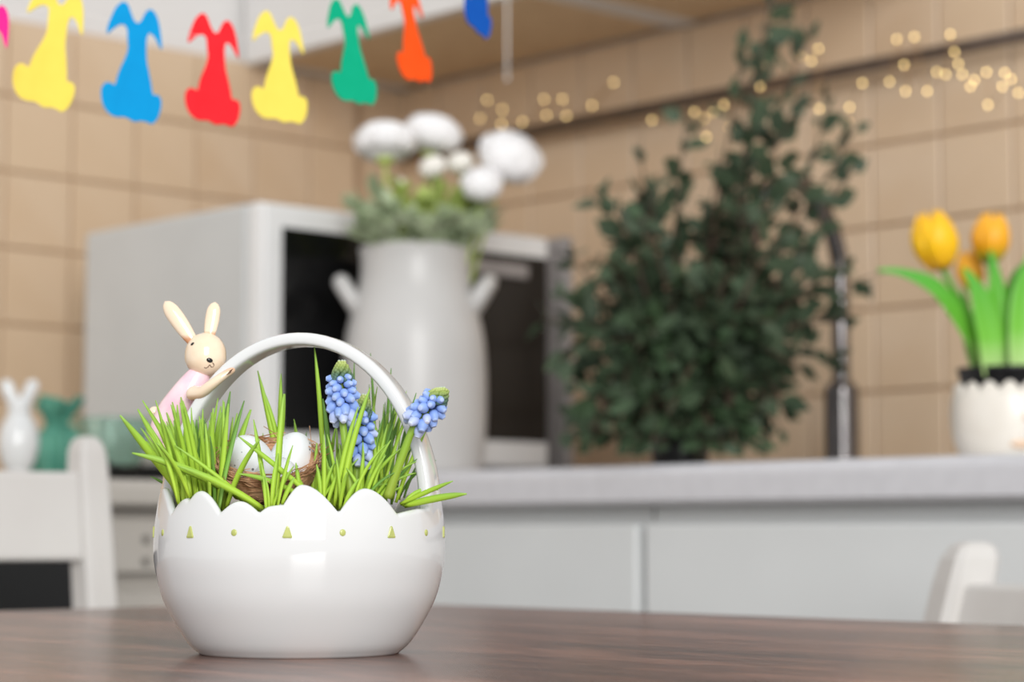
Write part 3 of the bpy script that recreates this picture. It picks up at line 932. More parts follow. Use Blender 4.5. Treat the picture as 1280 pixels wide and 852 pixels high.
tleaf([(1274, 470, -.03), (1276, 410, -.03), (1281, 350, -.03), (1296, 300, -.03)], 0.0130)
tleaf([(1284, 470, .0), (1300, 400, .0), (1325, 345, -.01), (1345, 335, -.01)], 0.0110)
tleaf([(1262, 470, .02), (1262, 400, .02), (1272, 345, .0), (1300, 322, -.01)], 0.0095)

# ------------------------------------------------------------------ ornaments on the short worktop
SB = 0.868
q = at_x(22, 595, 0.46)
t = tag(empty('rabbit_ornament', (q.x, q.y, SB), YAW), 'plain white ceramic rabbit ornament behind the chair back', 'ornament')
kb = (EYE - q).dot(-FWD) / 2711
pr = [(13 * kb, 0), (17 * kb, 0.002), (16 * kb, 0.008), (15 * kb, 0.011), (20 * kb, 0.018), (25 * kb, 0.032), (25.5 * kb, 0.045), (22 * kb, 0.058), (16 * kb, 0.067), (14 * kb, 0.071), (15 * kb, 0.077), (14.5 * kb, 0.083), (10 * kb, 0.088), (0.001, 0.0895)]
tb = MB(); tb.add(*lathe_vf(smooth_prof(pr, 4), 40)); tb.build('body', M['ceramic'], t)
for s in (-1, 1):
    P, R = round_ends([(s * 7 * kb, 0, 0.080), (s * 11 * kb, 0, 0.090), (s * 16 * kb, 0, 0.100)], [6.5 * kb, 8.5 * kb, 8.5 * kb], 5)
    tb = MB(); tb.add(*tube_vf(P, R, 14, 0.7, side=(1, 0, 0))); tb.build('ear', M['ceramic'], t)
# teal cloth bundle
q = at_x(70, 590, 0.38)
t = tag(empty('cloth_bundle', (q.x, q.y, SB), YAW), 'gathered teal cloth standing beside the white rabbit ornament', 'cloth')
kb = (EYE - q).dot(-FWD) / 2711
seg = 84
def pleated(prof, amp, ph, cx=0.0, lean=0.0):
    v, f = [], []
    for i, (r, z) in enumerate(prof):
        for kk in range(seg):
            a = 2 * PI * kk / seg
            rr = r * (1 + amp * math.cos(7 * a + ph + 14 * z) + amp * .5 * math.cos(12 * a + 2 * ph))
            v.append((cx + rr * math.cos(a) + lean * z, rr * math.sin(a), z + 0.004 * math.sin(3 * a + ph) * (1 if i > len(prof) * .6 else 0)))
    for i in range(len(prof) - 1):
        for kk in range(seg):
            k2 = (kk + 1) % seg
            f.append([i * seg + kk, i * seg + k2, (i + 1) * seg + k2, (i + 1) * seg + kk])
    return v, f
v, f = pleated(smooth_prof([(24 * kb, 0.0), (31 * kb, 0.012), (33 * kb, 0.032), (27 * kb, 0.052), (13 * kb, 0.064)], 5), 0.13, 0.4)
o = link('bundle', meshd('bundle', v, f), M['teal'], t, True)
v, f = pleated(smooth_prof([(12 * kb, 0.062), (15 * kb, 0.072), (23 * kb, 0.084), (27 * kb, 0.093)], 5), 0.20, 1.7, -0.006, 0.10)
o = link('gathered_top', meshd('gathered_top', v, f), M['teal'], t, True); o.modifiers.new('solid', 'SOLIDIFY').thickness = 0.001
tb = MB(); tb.add(*tube_vf([(0.0115 * math.cos(2 * PI * i / 20), 0.0115 * math.sin(2 * PI * i / 20), 0.063) for i in range(21)], 0.0022, 8)); tb.build('tie', M['teal'], t)
# glass bowl
q = at_x(138, 590, 0.34)
t = tag(empty('glass_bowl', (q.x, q.y, SB), YAW), 'clear greenish glass bowl between the chair post and the basket', 'bowl')
kb = (EYE - q).dot(-FWD) / 2711
pr = [(22 * kb, 0), (26 * kb, 0.003), (40 * kb, 0.030), (47 * kb, 0.060), (49 * kb, 0.075), (48 * kb, 0.0755), (45.5 * kb, 0.060), (38.5 * kb, 0.032), (24 * kb, 0.006), (0.001, 0.005)]
tb = MB(); tb.add(*lathe_vf(smooth_prof(pr, 4), 48)); tb.build('bowl', M['glass'], t)
q = at_x(118, 560, 0.33)
t2 = tag(empty('candle', (q.x, q.y, SB + 0.006)), 'stubby white candle standing in the glass bowl', 'candle')
tb = MB(); tb.add(*lathe_vf([(0.0050, 0), (0.0052, 0.001), (0.0052, 0.066), (0.0042, 0.068), (0.001, 0.0665)], 24)); tb.build('wax', M['wax'], t2)
tb = MB(); tb.add(*tube_vf([(0, 0, 0.066), (0.0004, 0, 0.073)], 0.0005, 6)); tb.build('wick', M['black'], t2)
# black tray
q = at_x(196, 590, 0.47)
t = tag(empty('roasting_tray', (q.x, q.y + 0.03, SB), 0.0), 'low black baking tray on the worktop beside the glass bowl', 'tray')
tb = MB()
v, f = [], []
for hx, hy, z in ((0.035, 0.075, 0.0), (0.040, 0.08, 0.003), (0.048, 0.088, 0.016), (0.052, 0.092, 0.0165), (0.052, 0.092, 0.015)):
    for sx, sy in ((-1, -1), (1, -1), (1, 1), (-1, 1)): v.append((hx * sx, hy * sy, z))
for i in range(4):
    for j in range(4):
        j2 = (j + 1) % 4
        f.append([i * 4 + j, i * 4 + j2, i * 4 + 4 + j2, i * 4 + 4 + j])
f.append([3, 2, 1, 0])
o = link('pan', meshd('pan', v, f), M['black'], t); o.modifiers.new('solid', 'SOLIDIFY').thickness = 0.001
for s in (-1, 1):
    tb = MB(); tb.add(*tube_vf(spline([(-0.02, s * 0.09, 0.016), (-0.018, s * 0.105, 0.018), (0.018, s * 0.105, 0.018), (0.02, s * 0.09, 0.016)], 5), 0.002, 8)); tb.build('handle', M['black'], t)

# ------------------------------------------------------------------ paper rabbit garland
OUT = [(400, 140), (403, 105), (415, 70), (428, 35), (445, 14), (462, 5), (478, 18), (490, 50), (503, 80), (515, 88), (528, 80), (540, 48), (552, 32), (567, 30), (584, 48), (598, 85),
       (606, 130), (614, 188), (600, 172), (588, 146), (572, 126), (558, 122), (552, 150), (554, 190), (557, 232), (570, 280), (580, 325), (586, 362), (602, 358), (619, 372), (621, 405),
       (612, 448), (590, 476), (568, 466), (545, 463), (520, 470), (490, 451), (450, 455), (420, 440), (396, 402), (390, 350), (402, 326), (420, 320), (444, 334), (447, 305), (460, 262), (476, 224), (485, 188),
       (480, 150), (478, 112), (466, 95), (446, 98), (424, 116)]
def paper_bunny(px, py, D, size, m, roll, yaw, label):
    """px,py = where the middle of the figure hangs; size = its height"""
    D, size = D * 1.24, size * 1.24
    t = empty('paper_rabbit', at(px, py, D), YAW)
    u = size / 470
    P = [((x - 505) * u, -(y - 240) * u) for x, y in OUT]
    n = len(P)
    # smooth the outline once
    Q = []
    for i in range(n):
        a, b_ = P[i], P[(i + 1) % n]
        Q.append((a[0] * .75 + b_[0] * .25, a[1] * .75 + b_[1] * .25)); Q.append((a[0] * .25 + b_[0] * .75, a[1] * .25 + b_[1] * .75))
    n = len(Q)
    th = 0.0006
    v = [(x, -th, z) for x, z in Q] + [(x, th, z) for x, z in Q]
    f = [list(range(n)), [n + i for i in range(n)][::-1]] + [[i, n + i, n + (i + 1) % n, (i + 1) % n] for i in range(n)]
    mt = Matrix.Rotation(yaw, 4, 'Z') @ Matrix.Rotation(roll, 4, 'Y')
    me = meshd('paper_rabbit', [mt @ Vector(x) for x in v], f)
    bpy.data.objects.remove(t)
    bm = bmesh.new(); bm.from_mesh(me); bmesh.ops.triangulate(bm, faces=[q for q in bm.faces if len(q.verts) > 4]); bmesh.ops.recalc_face_normals(bm, faces=bm.faces); bm.to_mesh(me); bm.free()
    o = link('paper_rabbit', me, m)
    o.location = at(px, py, D); o.rotation_euler = (0, 0, YAW)
    tag(o, label, 'garland figure', 'paper rabbits on the garland')
    tops.append(o.matrix_basis @ (mt @ Vector((0.0, 0.0016, (240 - 100) * u))))
tops = []
rad = math.radians
paper_bunny(-32, 70, 1.02, 0.061, M['p_pink'], rad(12), rad(10), 'pink paper rabbit cut off at the edge, before the first yellow one')
paper_bunny(63, 57, 1.05, 0.0640, M['p_yellow'], rad(9), rad(4), 'tilted yellow paper rabbit next to the sky blue one')
paper_bunny(166, 78, 1.06, 0.0615, M['p_blue'], rad(2), rad(8), 'sky blue paper rabbit between yellow and red ones')
paper_bunny(266, 87, 1.08, 0.0580, M['p_red'], rad(0), rad(18), 'red paper rabbit near the middle of the garland')
paper_bunny(348, 84, 1.10, 0.0595, M['p_yellow'], rad(-2), rad(16), 'upright yellow paper rabbit between red and green ones')
paper_bunny(438, 65, 1.13, 0.0575, M['p_green'], rad(-8), rad(38), 'green paper rabbit hanging turned beside the wall cabinet')
paper_bunny(512, 40, 1.17, 0.0575, M['p_orange'], rad(-14), rad(52), 'orange paper rabbit twisted almost edge on')
paper_bunny(600, -18, 1.21, 0.0575, M['p_navy'], rad(8), rad(58), 'dark blue paper rabbit at the high end of the garland')
first = tops[0] + (tops[0] - tops[1]) * 1.2 + Vector((0, 0, 0.03))
last = tops[-1] + (tops[-1] - tops[-2]) * 1.5 + Vector((0, 0, 0.05))
t = tag(empty('garland_string', tops[3]), 'thin white thread carrying the paper rabbits', 'string')
tb = MB(); tb.add(*tube_vf([p_ - tops[3] for p_ in spline([first] + tops + [last], 6)], 0.00016, 5)); tb.build('thread', M['thread'], t)
ca = at_y(634, 98, -0.306)
t = tag(empty('pull_cord', ca), 'thin white cord hanging below the corner wall cabinet', 'cord')
tb = MB(); tb.add(*tube_vf([(0, 0, 0), (0, 0, 0.03), (0, 0, 0.30)], 0.0012, 6)); tb.build('cord', M['thread'], t)
tb = MB(); tb.add(*ball_vf((0, 0, 0), 0.0022, 0.0022, 0.003, 10, 8)); tb.build('knot', M['thread'], t)

# ------------------------------------------------------------------ the egg shaped basket
DP = 0.9525
PX = (375.5 - 640) / 2711 * DP
PB = EYE + RGT * PX + FWD * DP; PB.z = TT
EH = EYE.z - TT                               # eye height above the table
def L(px, py, y=0.0):                         # point in the basket's frame (x right, y away, z up)
    w_ = at(px, py, DP + y) - PB
    return Vector((w_.dot(RGT), w_.dot(FWD), w_.z))
pot = tag(empty('egg_basket', PB, YAW), 'white glazed cracked-egg basket with arched handle and leaning rabbit', 'basket')
OP = [(0.0432, 0.0), (0.0445, 0.0012), (0.0482, 0.0045), (0.0536, 0.0125), (0.0594, 0.0238), (0.0627, 0.0358), (0.0637, 0.0440), (0.0634, 0.0545), (0.0622, 0.0640), (0.0606, 0.0730), (0.059, 0.080)]
OPS = smooth_prof(OP, 10)
def orad(z):
    for i in range(len(OPS) - 1):
        if OPS[i][1] <= z <= OPS[i + 1][1]:
            q_ = (z - OPS[i][1]) / max(1e-9, OPS[i + 1][1] - OPS[i][1])
            return OPS[i][0] * (1 - q_) + OPS[i + 1][0] * q_
    return OPS[-1][0]
rimpx = [(-74, 608), (-54.5, 640), (-46, 621), (-43.6, 624), (-38.6, 612), (-26.7, 640), (-19, 625), (-10.4, 640), (-5.5, 631), (-1.0, 629.5), (6.1, 604.5), (20.4, 640), (32.3, 609), (46, 641), (66, 634), (84, 622)]
rim = []
for a, y in rimpx:
    D_ = DP - 0.062 * math.cos(rad(a))
    rim.append((a, EH + (666 - y) / 2711 * D_))
rim += [(104, 0.064), (116, 0.060), (128, 0.071), (142, 0.060), (155, 0.069), (167, 0.061), (180, 0.071), (194, 0.060), (206, 0.068), (220, 0.060), (234, 0.070), (250, 0.062), (264, 0.066), (272, 0.063), (286, rim[0][1])]
def rimz(a):
    a = a % 360
    if a > 286: a -= 360
    for (a0, z0), (a1, z1) in zip(rim, rim[1:]):
        if a0 <= a <= a1:
            q_ = (a - a0) / (a1 - a0)
            if z1 > z0: q_ = math.sin(PI / 2 * q_) ** 0.95
            else: q_ = 1 - math.sin(PI / 2 * (1 - q_)) ** 0.95
            return z0 + (z1 - z0) * q_
    return rim[0][1]
NA = 360
rows = []
for kz in range(22): rows.append(('o', kz / 22))
rows += [('u', q_) for q_ in (0, .2, .4, .6, .8, .92)]
rows += [('r', q_) for q_ in (0.0, 0.25, 0.5, 0.75, 1.0)]
rows += [('i', q_) for q_ in (.1, .35, .65, 1.0)]
v, f = [], []
Z1 = 0.052
TH = 0.0036
for kind, q_ in rows:
    for s in range(NA):
        a = 360 * s / NA
        h = rimz(a)
        top = h - TH * 0.5
        if kind == 'o': z = Z1 * q_ ** 1.3; r = orad(z)
        elif kind == 'u': z = Z1 + (top - Z1) * q_; r = orad(z)
        elif kind == 'r':
            b_ = PI * q_
            z = top + TH * 0.5 * math.sin(b_); r = orad(top) - TH * 0.5 + TH * 0.5 * math.cos(b_)
        else: z = top + (0.040 - top) * q_; r = orad(z) - TH
        A = rad(a)
        v.append((r * math.sin(A), -r * math.cos(A), z))
nr = len(rows)
for i in range(nr - 1):
    for s in range(NA):
        s2 = (s + 1) % NA
        f.append([i * NA + s, i * NA + s2, (i + 1) * NA + s2, (i + 1) * NA + s])
f.append(list(range(NA))[::-1])
link('bowl', meshd('bowl', v, f), M['ceramic'], pot, True)
tb = MB(); tb.add(*lathe_vf([(0.0588, 0.0470), (0.04, 0.0535), (0.02, 0.0545), (0.001, 0.055)], 48, False)); tb.build('soil', M['soil'], pot)
# green dots and triangles around the belly
for j in range(18):
    a = -61 + 20.6 * j if j < 9 else -61 - 19.4 * (18 - j)
    A = rad(a)
    z = 0.0525
    r = orad(z)
    fr_ = Matrix(((math.cos(A), math.sin(A), 0, r * math.sin(A)), (math.sin(A), -math.cos(A), 0, -r * math.cos(A)), (0, 0, 1, z), (0, 0, 0, 1)))
    # frame: x tangent, y outwards, z up
    fr_ = Matrix.Translation((r * math.sin(A), -r * math.cos(A), z)) @ Matrix.Rotation(A, 4, 'Z')
    tb = MB()
    if j % 2 == 0:
        tb.add(*ball_vf((0, 0, 0), 0.00135, 0.00045, 0.00145, 18, 10))
        nm = 'green_dot'
    else:
        tri = [(-0.0021, -0.0018), (-0.0017, -0.0022), (0.0017, -0.0022), (0.0021, -0.0018), (0.0005, 0.0024), (0.0, 0.0028), (-0.0005, 0.0024)]
        n = len(tri)
        tb.add([(x, 0.0004, y) for x, y in tri] + [(x, -0.0003, y) for x, y in tri] + [(x * .75, -0.0005, y * .75) for x, y in tri],
               [[i, (i + 1) % n, n + (i + 1) % n, n + i] for i in range(n)] + [[n + i, n + (i + 1) % n, 2 * n + (i + 1) % n, 2 * n + i] for i in range(n)] + [[2 * n + i for i in range(n)]])
        nm = 'green_triangle'
    tb.xf(fr_)
    tb.build(nm, M['green_paint'], pot, j % 2 == 0)
# handle
HR = rad(-13)
hv = Vector((math.cos(HR), math.sin(HR), 0)); wv = Vector((-math.sin(HR), math.cos(HR), 0))
path = []
for i in range(-4, 53):
    q_ = PI * i / 48
    if i < 0 or i > 48:
        e_ = -i if i < 0 else i - 48
        path.append(hv * (0.0592 * (1 if i < 0 else -1)) + Vector((0, 0, 0.060 - e_ * 0.003)))
    else:
        path.append(hv * (0.0592 * math.cos(q_)) + Vector((0, 0, 0.060 + 0.0775 * math.sin(q_))))
sec = []
for kk in range(28):
    b_ = 2 * PI * kk / 28
    c_, s_ = math.cos(b_), math.sin(b_)
    sec.append((math.copysign(abs(c_) ** 0.40, c_), math.copysign(abs(s_) ** 0.50, s_)))
v, f = [], []
for i, p_ in enumerate(path):
    tg = (path[min(i + 1, len(path) - 1)] - path[max(i - 1, 0)]).normalized()
    nn = tg.cross(wv)
    u_ = i / (len(path) - 1)
    W = 0.0080 + 0.0035 * abs(2 * u_ - 1) ** 3
    T = 0.0029 + 0.0006 * abs(2 * u_ - 1) ** 3
    for sx, sy in sec:
        v.append(p_ + wv * (W * sx) + nn * (T * sy))
n = 28
for i in range(len(path) - 1):
    for kk in range(n):
        k2 = (kk + 1) % n
        f.append([i * n + kk, i * n + k2, (i + 1) * n + k2, (i + 1) * n + kk])
f.append(list(range(n))[::-1]); f.append([(len(path) - 1) * n + kk for kk in range(n)])
me = meshd('handle', v, f)
bm = bmesh.new(); bm.from_mesh(me); bmesh.ops.recalc_face_normals(bm, faces=bm.faces); bm.to_mesh(me); bm.free()
link('handle', me, M['ceramic'], pot, True)

# rabbit leaning on the handle (glazed in one with the basket)
rb = empty('rabbit_figure'); rb.parent = pot
YB = 0.018
KP = (DP + YB) / 2711
hc = L(257, 443, YB)
hr = 26.5 * KP
tb = MB()
v, f = ball_vf((0, 0, 0), hr * 0.98, hr * 0.98, hr * 1.05, 32, 20)
v = [Vector(x) for x in v]
for x in v:
    if x.z < 0: x.x *= 1 + 0.10 * (-x.z / hr); x.y *= 1 + 0.08 * (-x.z / hr)
tb.add([hc + x for x in v], f)
tb.build('head', M['cream'], rb)
def ear(base, tip, w, lean_y):
    b_, t_ = L(*base, YB), L(*tip, YB + lean_y)
    P, R = [], []
    for i in range(17):
        u_ = i / 16
        P.append(b_.lerp(t_, u_))
        R.append(max(w * KP * (0.52 + 0.48 * math.sin(PI * min(1, 0.08 + 0.72 * u_))) * (1 if u_ < .72 else math.sqrt(max(0, 1 - ((u_ - .72) / .28) ** 2))), 2e-5))
    tb = MB(); tb.add(*tube_vf(P, R, 18, 0.62, side=(1, 0, 0))); tb.build('ear', M['ear'], rb)
ear((242, 428), (206, 376), 10.4, 0.002)
ear((261, 424), (269, 377), 9.2, 0.002)
def onhead(px, py, out=1.0):
    x, z = (px - 257) / 26.5, -(py - 443) / 27.5
    y = -math.sqrt(max(0.02, 1 - x * x - z * z))
    return hc + Vector((x * hr, y * hr * out, z * hr * 1.04)), Vector((x, y, z)).normalized()
c_, n_ = onhead(265.5, 452)
rot = Vector((0, 0, 1)).rotation_difference(n_).to_matrix()
tb = MB(); tb.add(*ball_vf(c_, 4.3 * KP, 3.0 * KP, 2.2 * KP, 16, 10, rot)); tb.build('nose', M['black_gloss'], rb)
c_, n_ = onhead(243.0, 431)
rot = Vector((0, 0, 1)).rotation_difference(n_).to_matrix()
tb = MB(); tb.add(*ball_vf(c_, 2.8 * KP, 1.9 * KP, 1.0 * KP, 14, 8, rot)); tb.build('eye', M['black_gloss'], rb)
mouth = [onhead(a, b_, 1.02)[0] for a, b_ in ((258.5, 460.5), (260.5, 461.5), (263, 460), (265.5, 457.5), (266.5, 459.5), (268.5, 460), (270.2, 457.5), (268.8, 454.8))]
tb = MB(); tb.add(*tube_vf(spline(mouth, 4), 0.00022, 6)); tb.build('mouth', M['brown_line'], rb)
# dress, arm, tail, legs
pts = [L(251, 464, YB), L(244, 478, YB), L(230, 500, YB + .001), L(217, 520, YB + .003), L(208, 540, YB + .004), L(204, 556, YB + .006)]
P = spline(pts, 5)
Rr = []
for i in range(len(P)):
    u_ = i / (len(P) - 1)
    Rr.append(KP * (11 + 12 * math.sin(PI * min(1, u_ * 0.80 + 0.04)) + 1.0 * u_))
P, Rr = round_ends(P, Rr, 5)
tb = MB(); tb.add(*tube_vf(P, Rr, 26, 0.92)); tb.build('dress', M['pink'], rb)
pts = [L(243, 491, YB - .011), L(252, 490, YB - .015), L(264, 481, YB - .018), L(277, 471, YB - .019), L(289, 463, YB - .018)]
P = spline(pts, 5)
Rr = [KP * (11.0 - 5.6 * (i / (len(P) - 1)) ** 0.9) for i in range(len(P))]
P, Rr = round_ends(P, Rr, 5)
tb = MB(); tb.add(*tube_vf(P, Rr, 18, 0.8)); tb.build('arm', M['arm'], rb)
for s_ in (-1, 0, 1):                       # the paw's three toes painted brown
    a_ = L(285 + s_ * 1.6, 466 - s_ * 2.2, YB - .0240); b_ = L(290 + s_ * 1.2, 463 - s_ * 2.0, YB - .0235)
    tb = MB(); tb.add(*tube_vf([a_, b_], 0.00018, 6)); tb.build('toe_line', M['brown_line'], rb)
pts = [L(262, 478, YB + .008), L(275, 468, YB + .008), L(287, 461, YB + .006)]
P = spline(pts, 5); Rr = [KP * (7.5 - 3.2 * i / (len(P) - 1)) for i in range(len(P))]
P, Rr = round_ends(P, Rr, 5)
tb = MB(); tb.add(*tube_vf(P, Rr, 16, 0.8)); tb.build('arm', M['arm'], rb)
tb = MB(); tb.add(*ball_vf(L(193, 515, YB + .008), 7.5 * KP, 7.5 * KP, 7.5 * KP, 18, 12)); tb.build('tail', M['cream'], rb)
def on_wall(a, z, out):
    r = orad(z) + out; A = rad(a)
    return Vector((r * math.sin(A), -r * math.cos(A), z))
for da in (0, 12):
    pts = [L(206, 550, YB + .004 + .0009 * da)] + [on_wall(-101 - da, z, 0.0012) for z in (0.078, 0.070, 0.060)]
    P = spline(pts, 5); Rr = [KP * (11 - 5 * i / (len(P) - 1)) for i in range(len(P))]
    P, Rr = round_ends(P, Rr, 4)
    tb = MB(); tb.add(*tube_vf(P, Rr, 16, 0.8)); tb.build('leg', M['cream'], rb)
pts = [on_wall(-99, z, 0.0) for z in (0.060, 0.050, 0.040, 0.030, 0.026)]
P = spline(pts, 5); Rr = [0.0022] * len(P)
P, Rr = round_ends(P, Rr, 4)
tb = MB(); tb.add(*tube_vf(P, Rr, 12, 0.8)); tb.build('stocking', M['orange'], rb)

# ------------------------------------------------------------------ nest and eggs
nc = L(336, 612, -0.014); nc.z = 0.0790
NB = PB + RGT * nc.x + FWD * nc.y + Vector((0, 0, nc.z - 0.010))
t = tag(empty('bird_nest', NB, YAW), 'small brown straw nest between the grass clumps in the basket', 'nest')
t.rotation_euler = (rad(24), 0, YAW)
rng = random.Random(8)
tb = MB()
for i in range(330):
    lay = rng.random()
    R = 0.0165 + 0.0065 * lay + rng.uniform(-.0012, .0012)
    z = 0.003 + 0.0155 * lay + rng.uniform(-.0016, .0016)
    a0 = rng.uniform(0, 2 * PI); da = rng.uniform(0.5, 1.3)
    tilt = rng.uniform(-.0026, .0026)
    P = []
    for j in range(6):
        q_ = j / 5
        rr = R + rng.uniform(-.0005, .0005) + 0.0018 * (q_ - .5) * rng.uniform(-1, 1)
        P.append((rr * math.cos(a0 + da * q_), rr * math.sin(a0 + da * q_), z + tilt * (q_ - .5) * 2))
    tb.add(*tube_vf(P, rng.uniform(.00016, .00030), 4))
for i in range(26):                         # loose ends
    a0 = rng.uniform(0, 2 * PI)
    p_ = Vector((0.021 * math.cos(a0), 0.021 * math.sin(a0), 0.016))
    d_ = Vector((math.cos(a0 + 1.2), math.sin(a0 + 1.2), rng.uniform(.0, .5))) * rng.uniform(.006, .014)
    tb.add(*tube_vf([p_, p_ + d_ * .5 + Vector((0, 0, .001)), p_ + d_], .00018, 4))
tb.add(*lathe_vf(smooth_prof([(0.004, 0.000), (0.014, 0.001), (0.0195, 0.006), (0.0215, 0.013), (0.0205, 0.0155), (0.0175, 0.010), (0.010, 0.004), (0.001, 0.003)], 3), 28))
o = tb.build('straw', M['twig'], t, False); o['kind'] = 'stuff'
def egg(px, py, y, rx, rz, tilt, label):
    c = L(px, py, y)
    w_ = PB + RGT * c.x + FWD * c.y + Vector((0, 0, c.z))
    v, f = ball_vf((0, 0, 0), rx, rx, rz, 32, 20)
    v = [Vector((x[0] * (1 - 0.10 * x[2] / rz), x[1] * (1 - 0.10 * x[2] / rz), x[2])) for x in v]
    o = link('speckled_egg', meshd('speckled_egg', v, f), M['egg'], None, True)
    o.location = w_; o.rotation_euler = (tilt[0], tilt[1], YAW)
    tag(o, label, 'egg', 'eggs in the nest')
egg(312, 574, -0.012, 0.0098, 0.0112, (0.2, -.5, 0), 'white speckled egg in the nest on the side of the ceramic rabbit')
egg(366, 574, -0.006, 0.0103, 0.0122, (0.2, .25, 0), 'white speckled egg standing highest, nearest the blue flowers')
egg(346, 597, -0.022, 0.0092, 0.0108, (0.9, 1.1, 0), 'white egg lying low in front of the two others')

# ------------------------------------------------------------------ grass
gr = tag(empty('wheat_grass', PB + Vector((0, 0, 0.055)), YAW), 'fresh green wheat grass growing out of the egg basket', 'grass', kind='thing')
GO = Vector((0, 0, 0.055))
rng = random.Random(17)
def blade(root, tip, w, bend=0.25, dark=False, fold=0.32):
    root, tip = Vector(root) - GO, Vector(tip) - GO
    d = tip - root
    horiz = Vector((d.x, d.y, 0))
    c = root + Vector((0, 0, d.length * 0.5)) + horiz * (0.5 - bend)
    if bend <= 0: c = (root + tip) / 2 + Vector((0, 0, -bend * 0.4 * d.length))
    n = 12
    v, f = [], []
    # flat side turned a random way, mostly to the room
    ang = rng.uniform(-0.5, 0.5)
    pts = []
    for i in range(n + 1):
        u_ = i / n
        pts.append(root * (1 - u_) ** 2 + c * 2 * u_ * (1 - u_) + tip * u_ ** 2)
    for i, p_ in enumerate(pts):
        u_ = i / n
        tg = (pts[min(i + 1, n)] - pts[max(i - 1, 0)]).normalized()
        sd = tg.cross(Vector((math.sin(ang), -math.cos(ang), 0))).normalized()
        nn = tg.cross(sd)
        ww = w * 0.5 * (0.65 + 0.35 * math.sin(PI * min(u_ * 1.1, 1))) * (1 - max(0, u_ - 0.80) / 0.20) ** 0.4 if i < n else w * 0.10
        v += [p_ - sd * ww + nn * ww * fold, p_, p_ + sd * ww + nn * ww * fold]
    for i in range(n):
        a = i * 3
        f += [[a, a + 1, a + 4, a + 3], [a + 1, a + 2, a + 5, a + 4]]
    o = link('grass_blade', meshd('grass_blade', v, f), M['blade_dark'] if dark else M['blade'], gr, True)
    o.modifiers.new('solid', 'SOLIDIFY').thickness = 0.00022
def B(rx, ry, tx, ty, wpx, y=-0.03, yt=None, bend=0.25, dark=False):
    blade(L(rx, ry, y), L(tx, ty, y if yt is None else yt), wpx / 2846, bend, dark)
# the ones that stand out, left clump
B(238, 632, 150, 519, 10.2, -.025, -.045, -0.05); B(246, 634, 172, 511, 9.0, -.025, -.035, 0.0); B(248, 636, 178, 500, 6.5, -.02, -.03, 0.05)
B(318, 632, 165, 566, 10.2, -.035, -.05, -0.25); B(330, 636, 222, 582, 8.4, -.045, -.055, -0.2); B(326, 640, 218, 556, 5, -.04, -.045, -0.1)
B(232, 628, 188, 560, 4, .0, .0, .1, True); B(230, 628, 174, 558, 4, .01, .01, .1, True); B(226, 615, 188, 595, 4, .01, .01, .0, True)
# tall single blades in the middle and right
B(350, 600, 322, 463, 7, .02, .02, .1); B(356, 600, 326, 480, 6, .02); B(348, 600, 351, 467, 7, .02); B(347, 600, 356, 492, 8, .015); B(405, 610, 393, 434, 6.5, .0, .0, .25)
B(345, 632, 355, 492, 8, -.045, -.04, .2); B(334, 634, 317, 524, 6, -.045, -.042, .1); B(336, 636, 326, 578, 6, -.047, -.045, .1); B(340, 634, 348, 566, 7, -.047, -.046, .2); B(346, 637, 366, 556, 5, -.05, -.05, .2)
B(400, 628, 298, 545, 6.5, -.04, -.05, -0.05); B(394, 632, 298, 592, 6.5, -.035, -.052, -0.35); B(352, 630, 368, 596, 6, -.05, -.05, .1)
B(425, 632, 463, 484, 7, -.04, -.04, .2); B(418, 632, 448, 508, 6, -.04, -.04, .2); B(425, 636, 434, 590, 5, -.045, -.05, -.4)
B(505, 632, 583, 617, 9.0, -.03, -.045, -0.1); B(500, 630, 566, 601, 6, -.03, -.04, -0.05); B(503, 632, 548, 612, 6, -.025, -.02, 0.1); B(495, 628, 532, 540, 5.5, -.02, -.02, 0.1)
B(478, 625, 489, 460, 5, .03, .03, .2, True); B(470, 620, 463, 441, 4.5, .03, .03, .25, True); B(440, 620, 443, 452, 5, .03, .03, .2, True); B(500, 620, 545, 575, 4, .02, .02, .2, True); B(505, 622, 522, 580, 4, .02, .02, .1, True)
def clump(n, x0, x1, y0, y1, tipf, w0, w1, ry=(625, 640), dark=0.0):
    for i in range(n):
        rx = rng.uniform(x0, x1); y = rng.uniform(y0, y1)
        tx, ty, yt = tipf(rx, y)
        B(rx, rng.uniform(*ry), tx, ty, rng.uniform(w0, w1), y, yt, rng.uniform(0.1, 0.35), rng.random() < dark)
def lt(rx, y):
    u_ = (rx - 216) / 80
    return rx - 34 + 66 * u_ + rng.uniform(-24, 24), rng.triangular(484, 580, 508) + 6 * abs(u_ - .4), y + rng.uniform(-.012, .012)
clump(92, 222, 284, -.046, .022, lt, 4.5, 8.0, (620, 645), .12)
def mt_(rx, y): return rx + rng.uniform(-22, 22), rng.uniform(515, 600), y
clump(14, 300, 395, .018, .04, mt_, 3.5, 5, (610, 635), .3)
clump(3, 325, 360, -.052, -.046, lambda rx, y: (rx + rng.uniform(-30, 30), rng.uniform(560, 610), y), 4, 6, (636, 644), 0)
def rt(rx, y): return rx + rng.uniform(-26, 40), rng.triangular(475, 590, 530), y + rng.uniform(-.01, .01)
clump(66, 402, 482, -.024, .03, rt, 4.0, 7.2, (618, 640), .22)
clump(22, 402, 478, -.048, -.026, lambda rx, y: (rx + rng.uniform(-24, 40), rng.triangular(520, 610, 570), y), 4.0, 6.6, (622, 640), .05)
clump(30, 455, 500, .0, .04, lambda rx, y: (rx + rng.uniform(-10, 36), rng.uniform(480, 570), y), 3.4, 5, (610, 632), .55)
clump(12, 440, 480, -.04, -.02, lambda rx, y: (rx + rng.uniform(20, 60), rng.uniform(555, 610), y), 3.4, 5, (625, 640), .1)
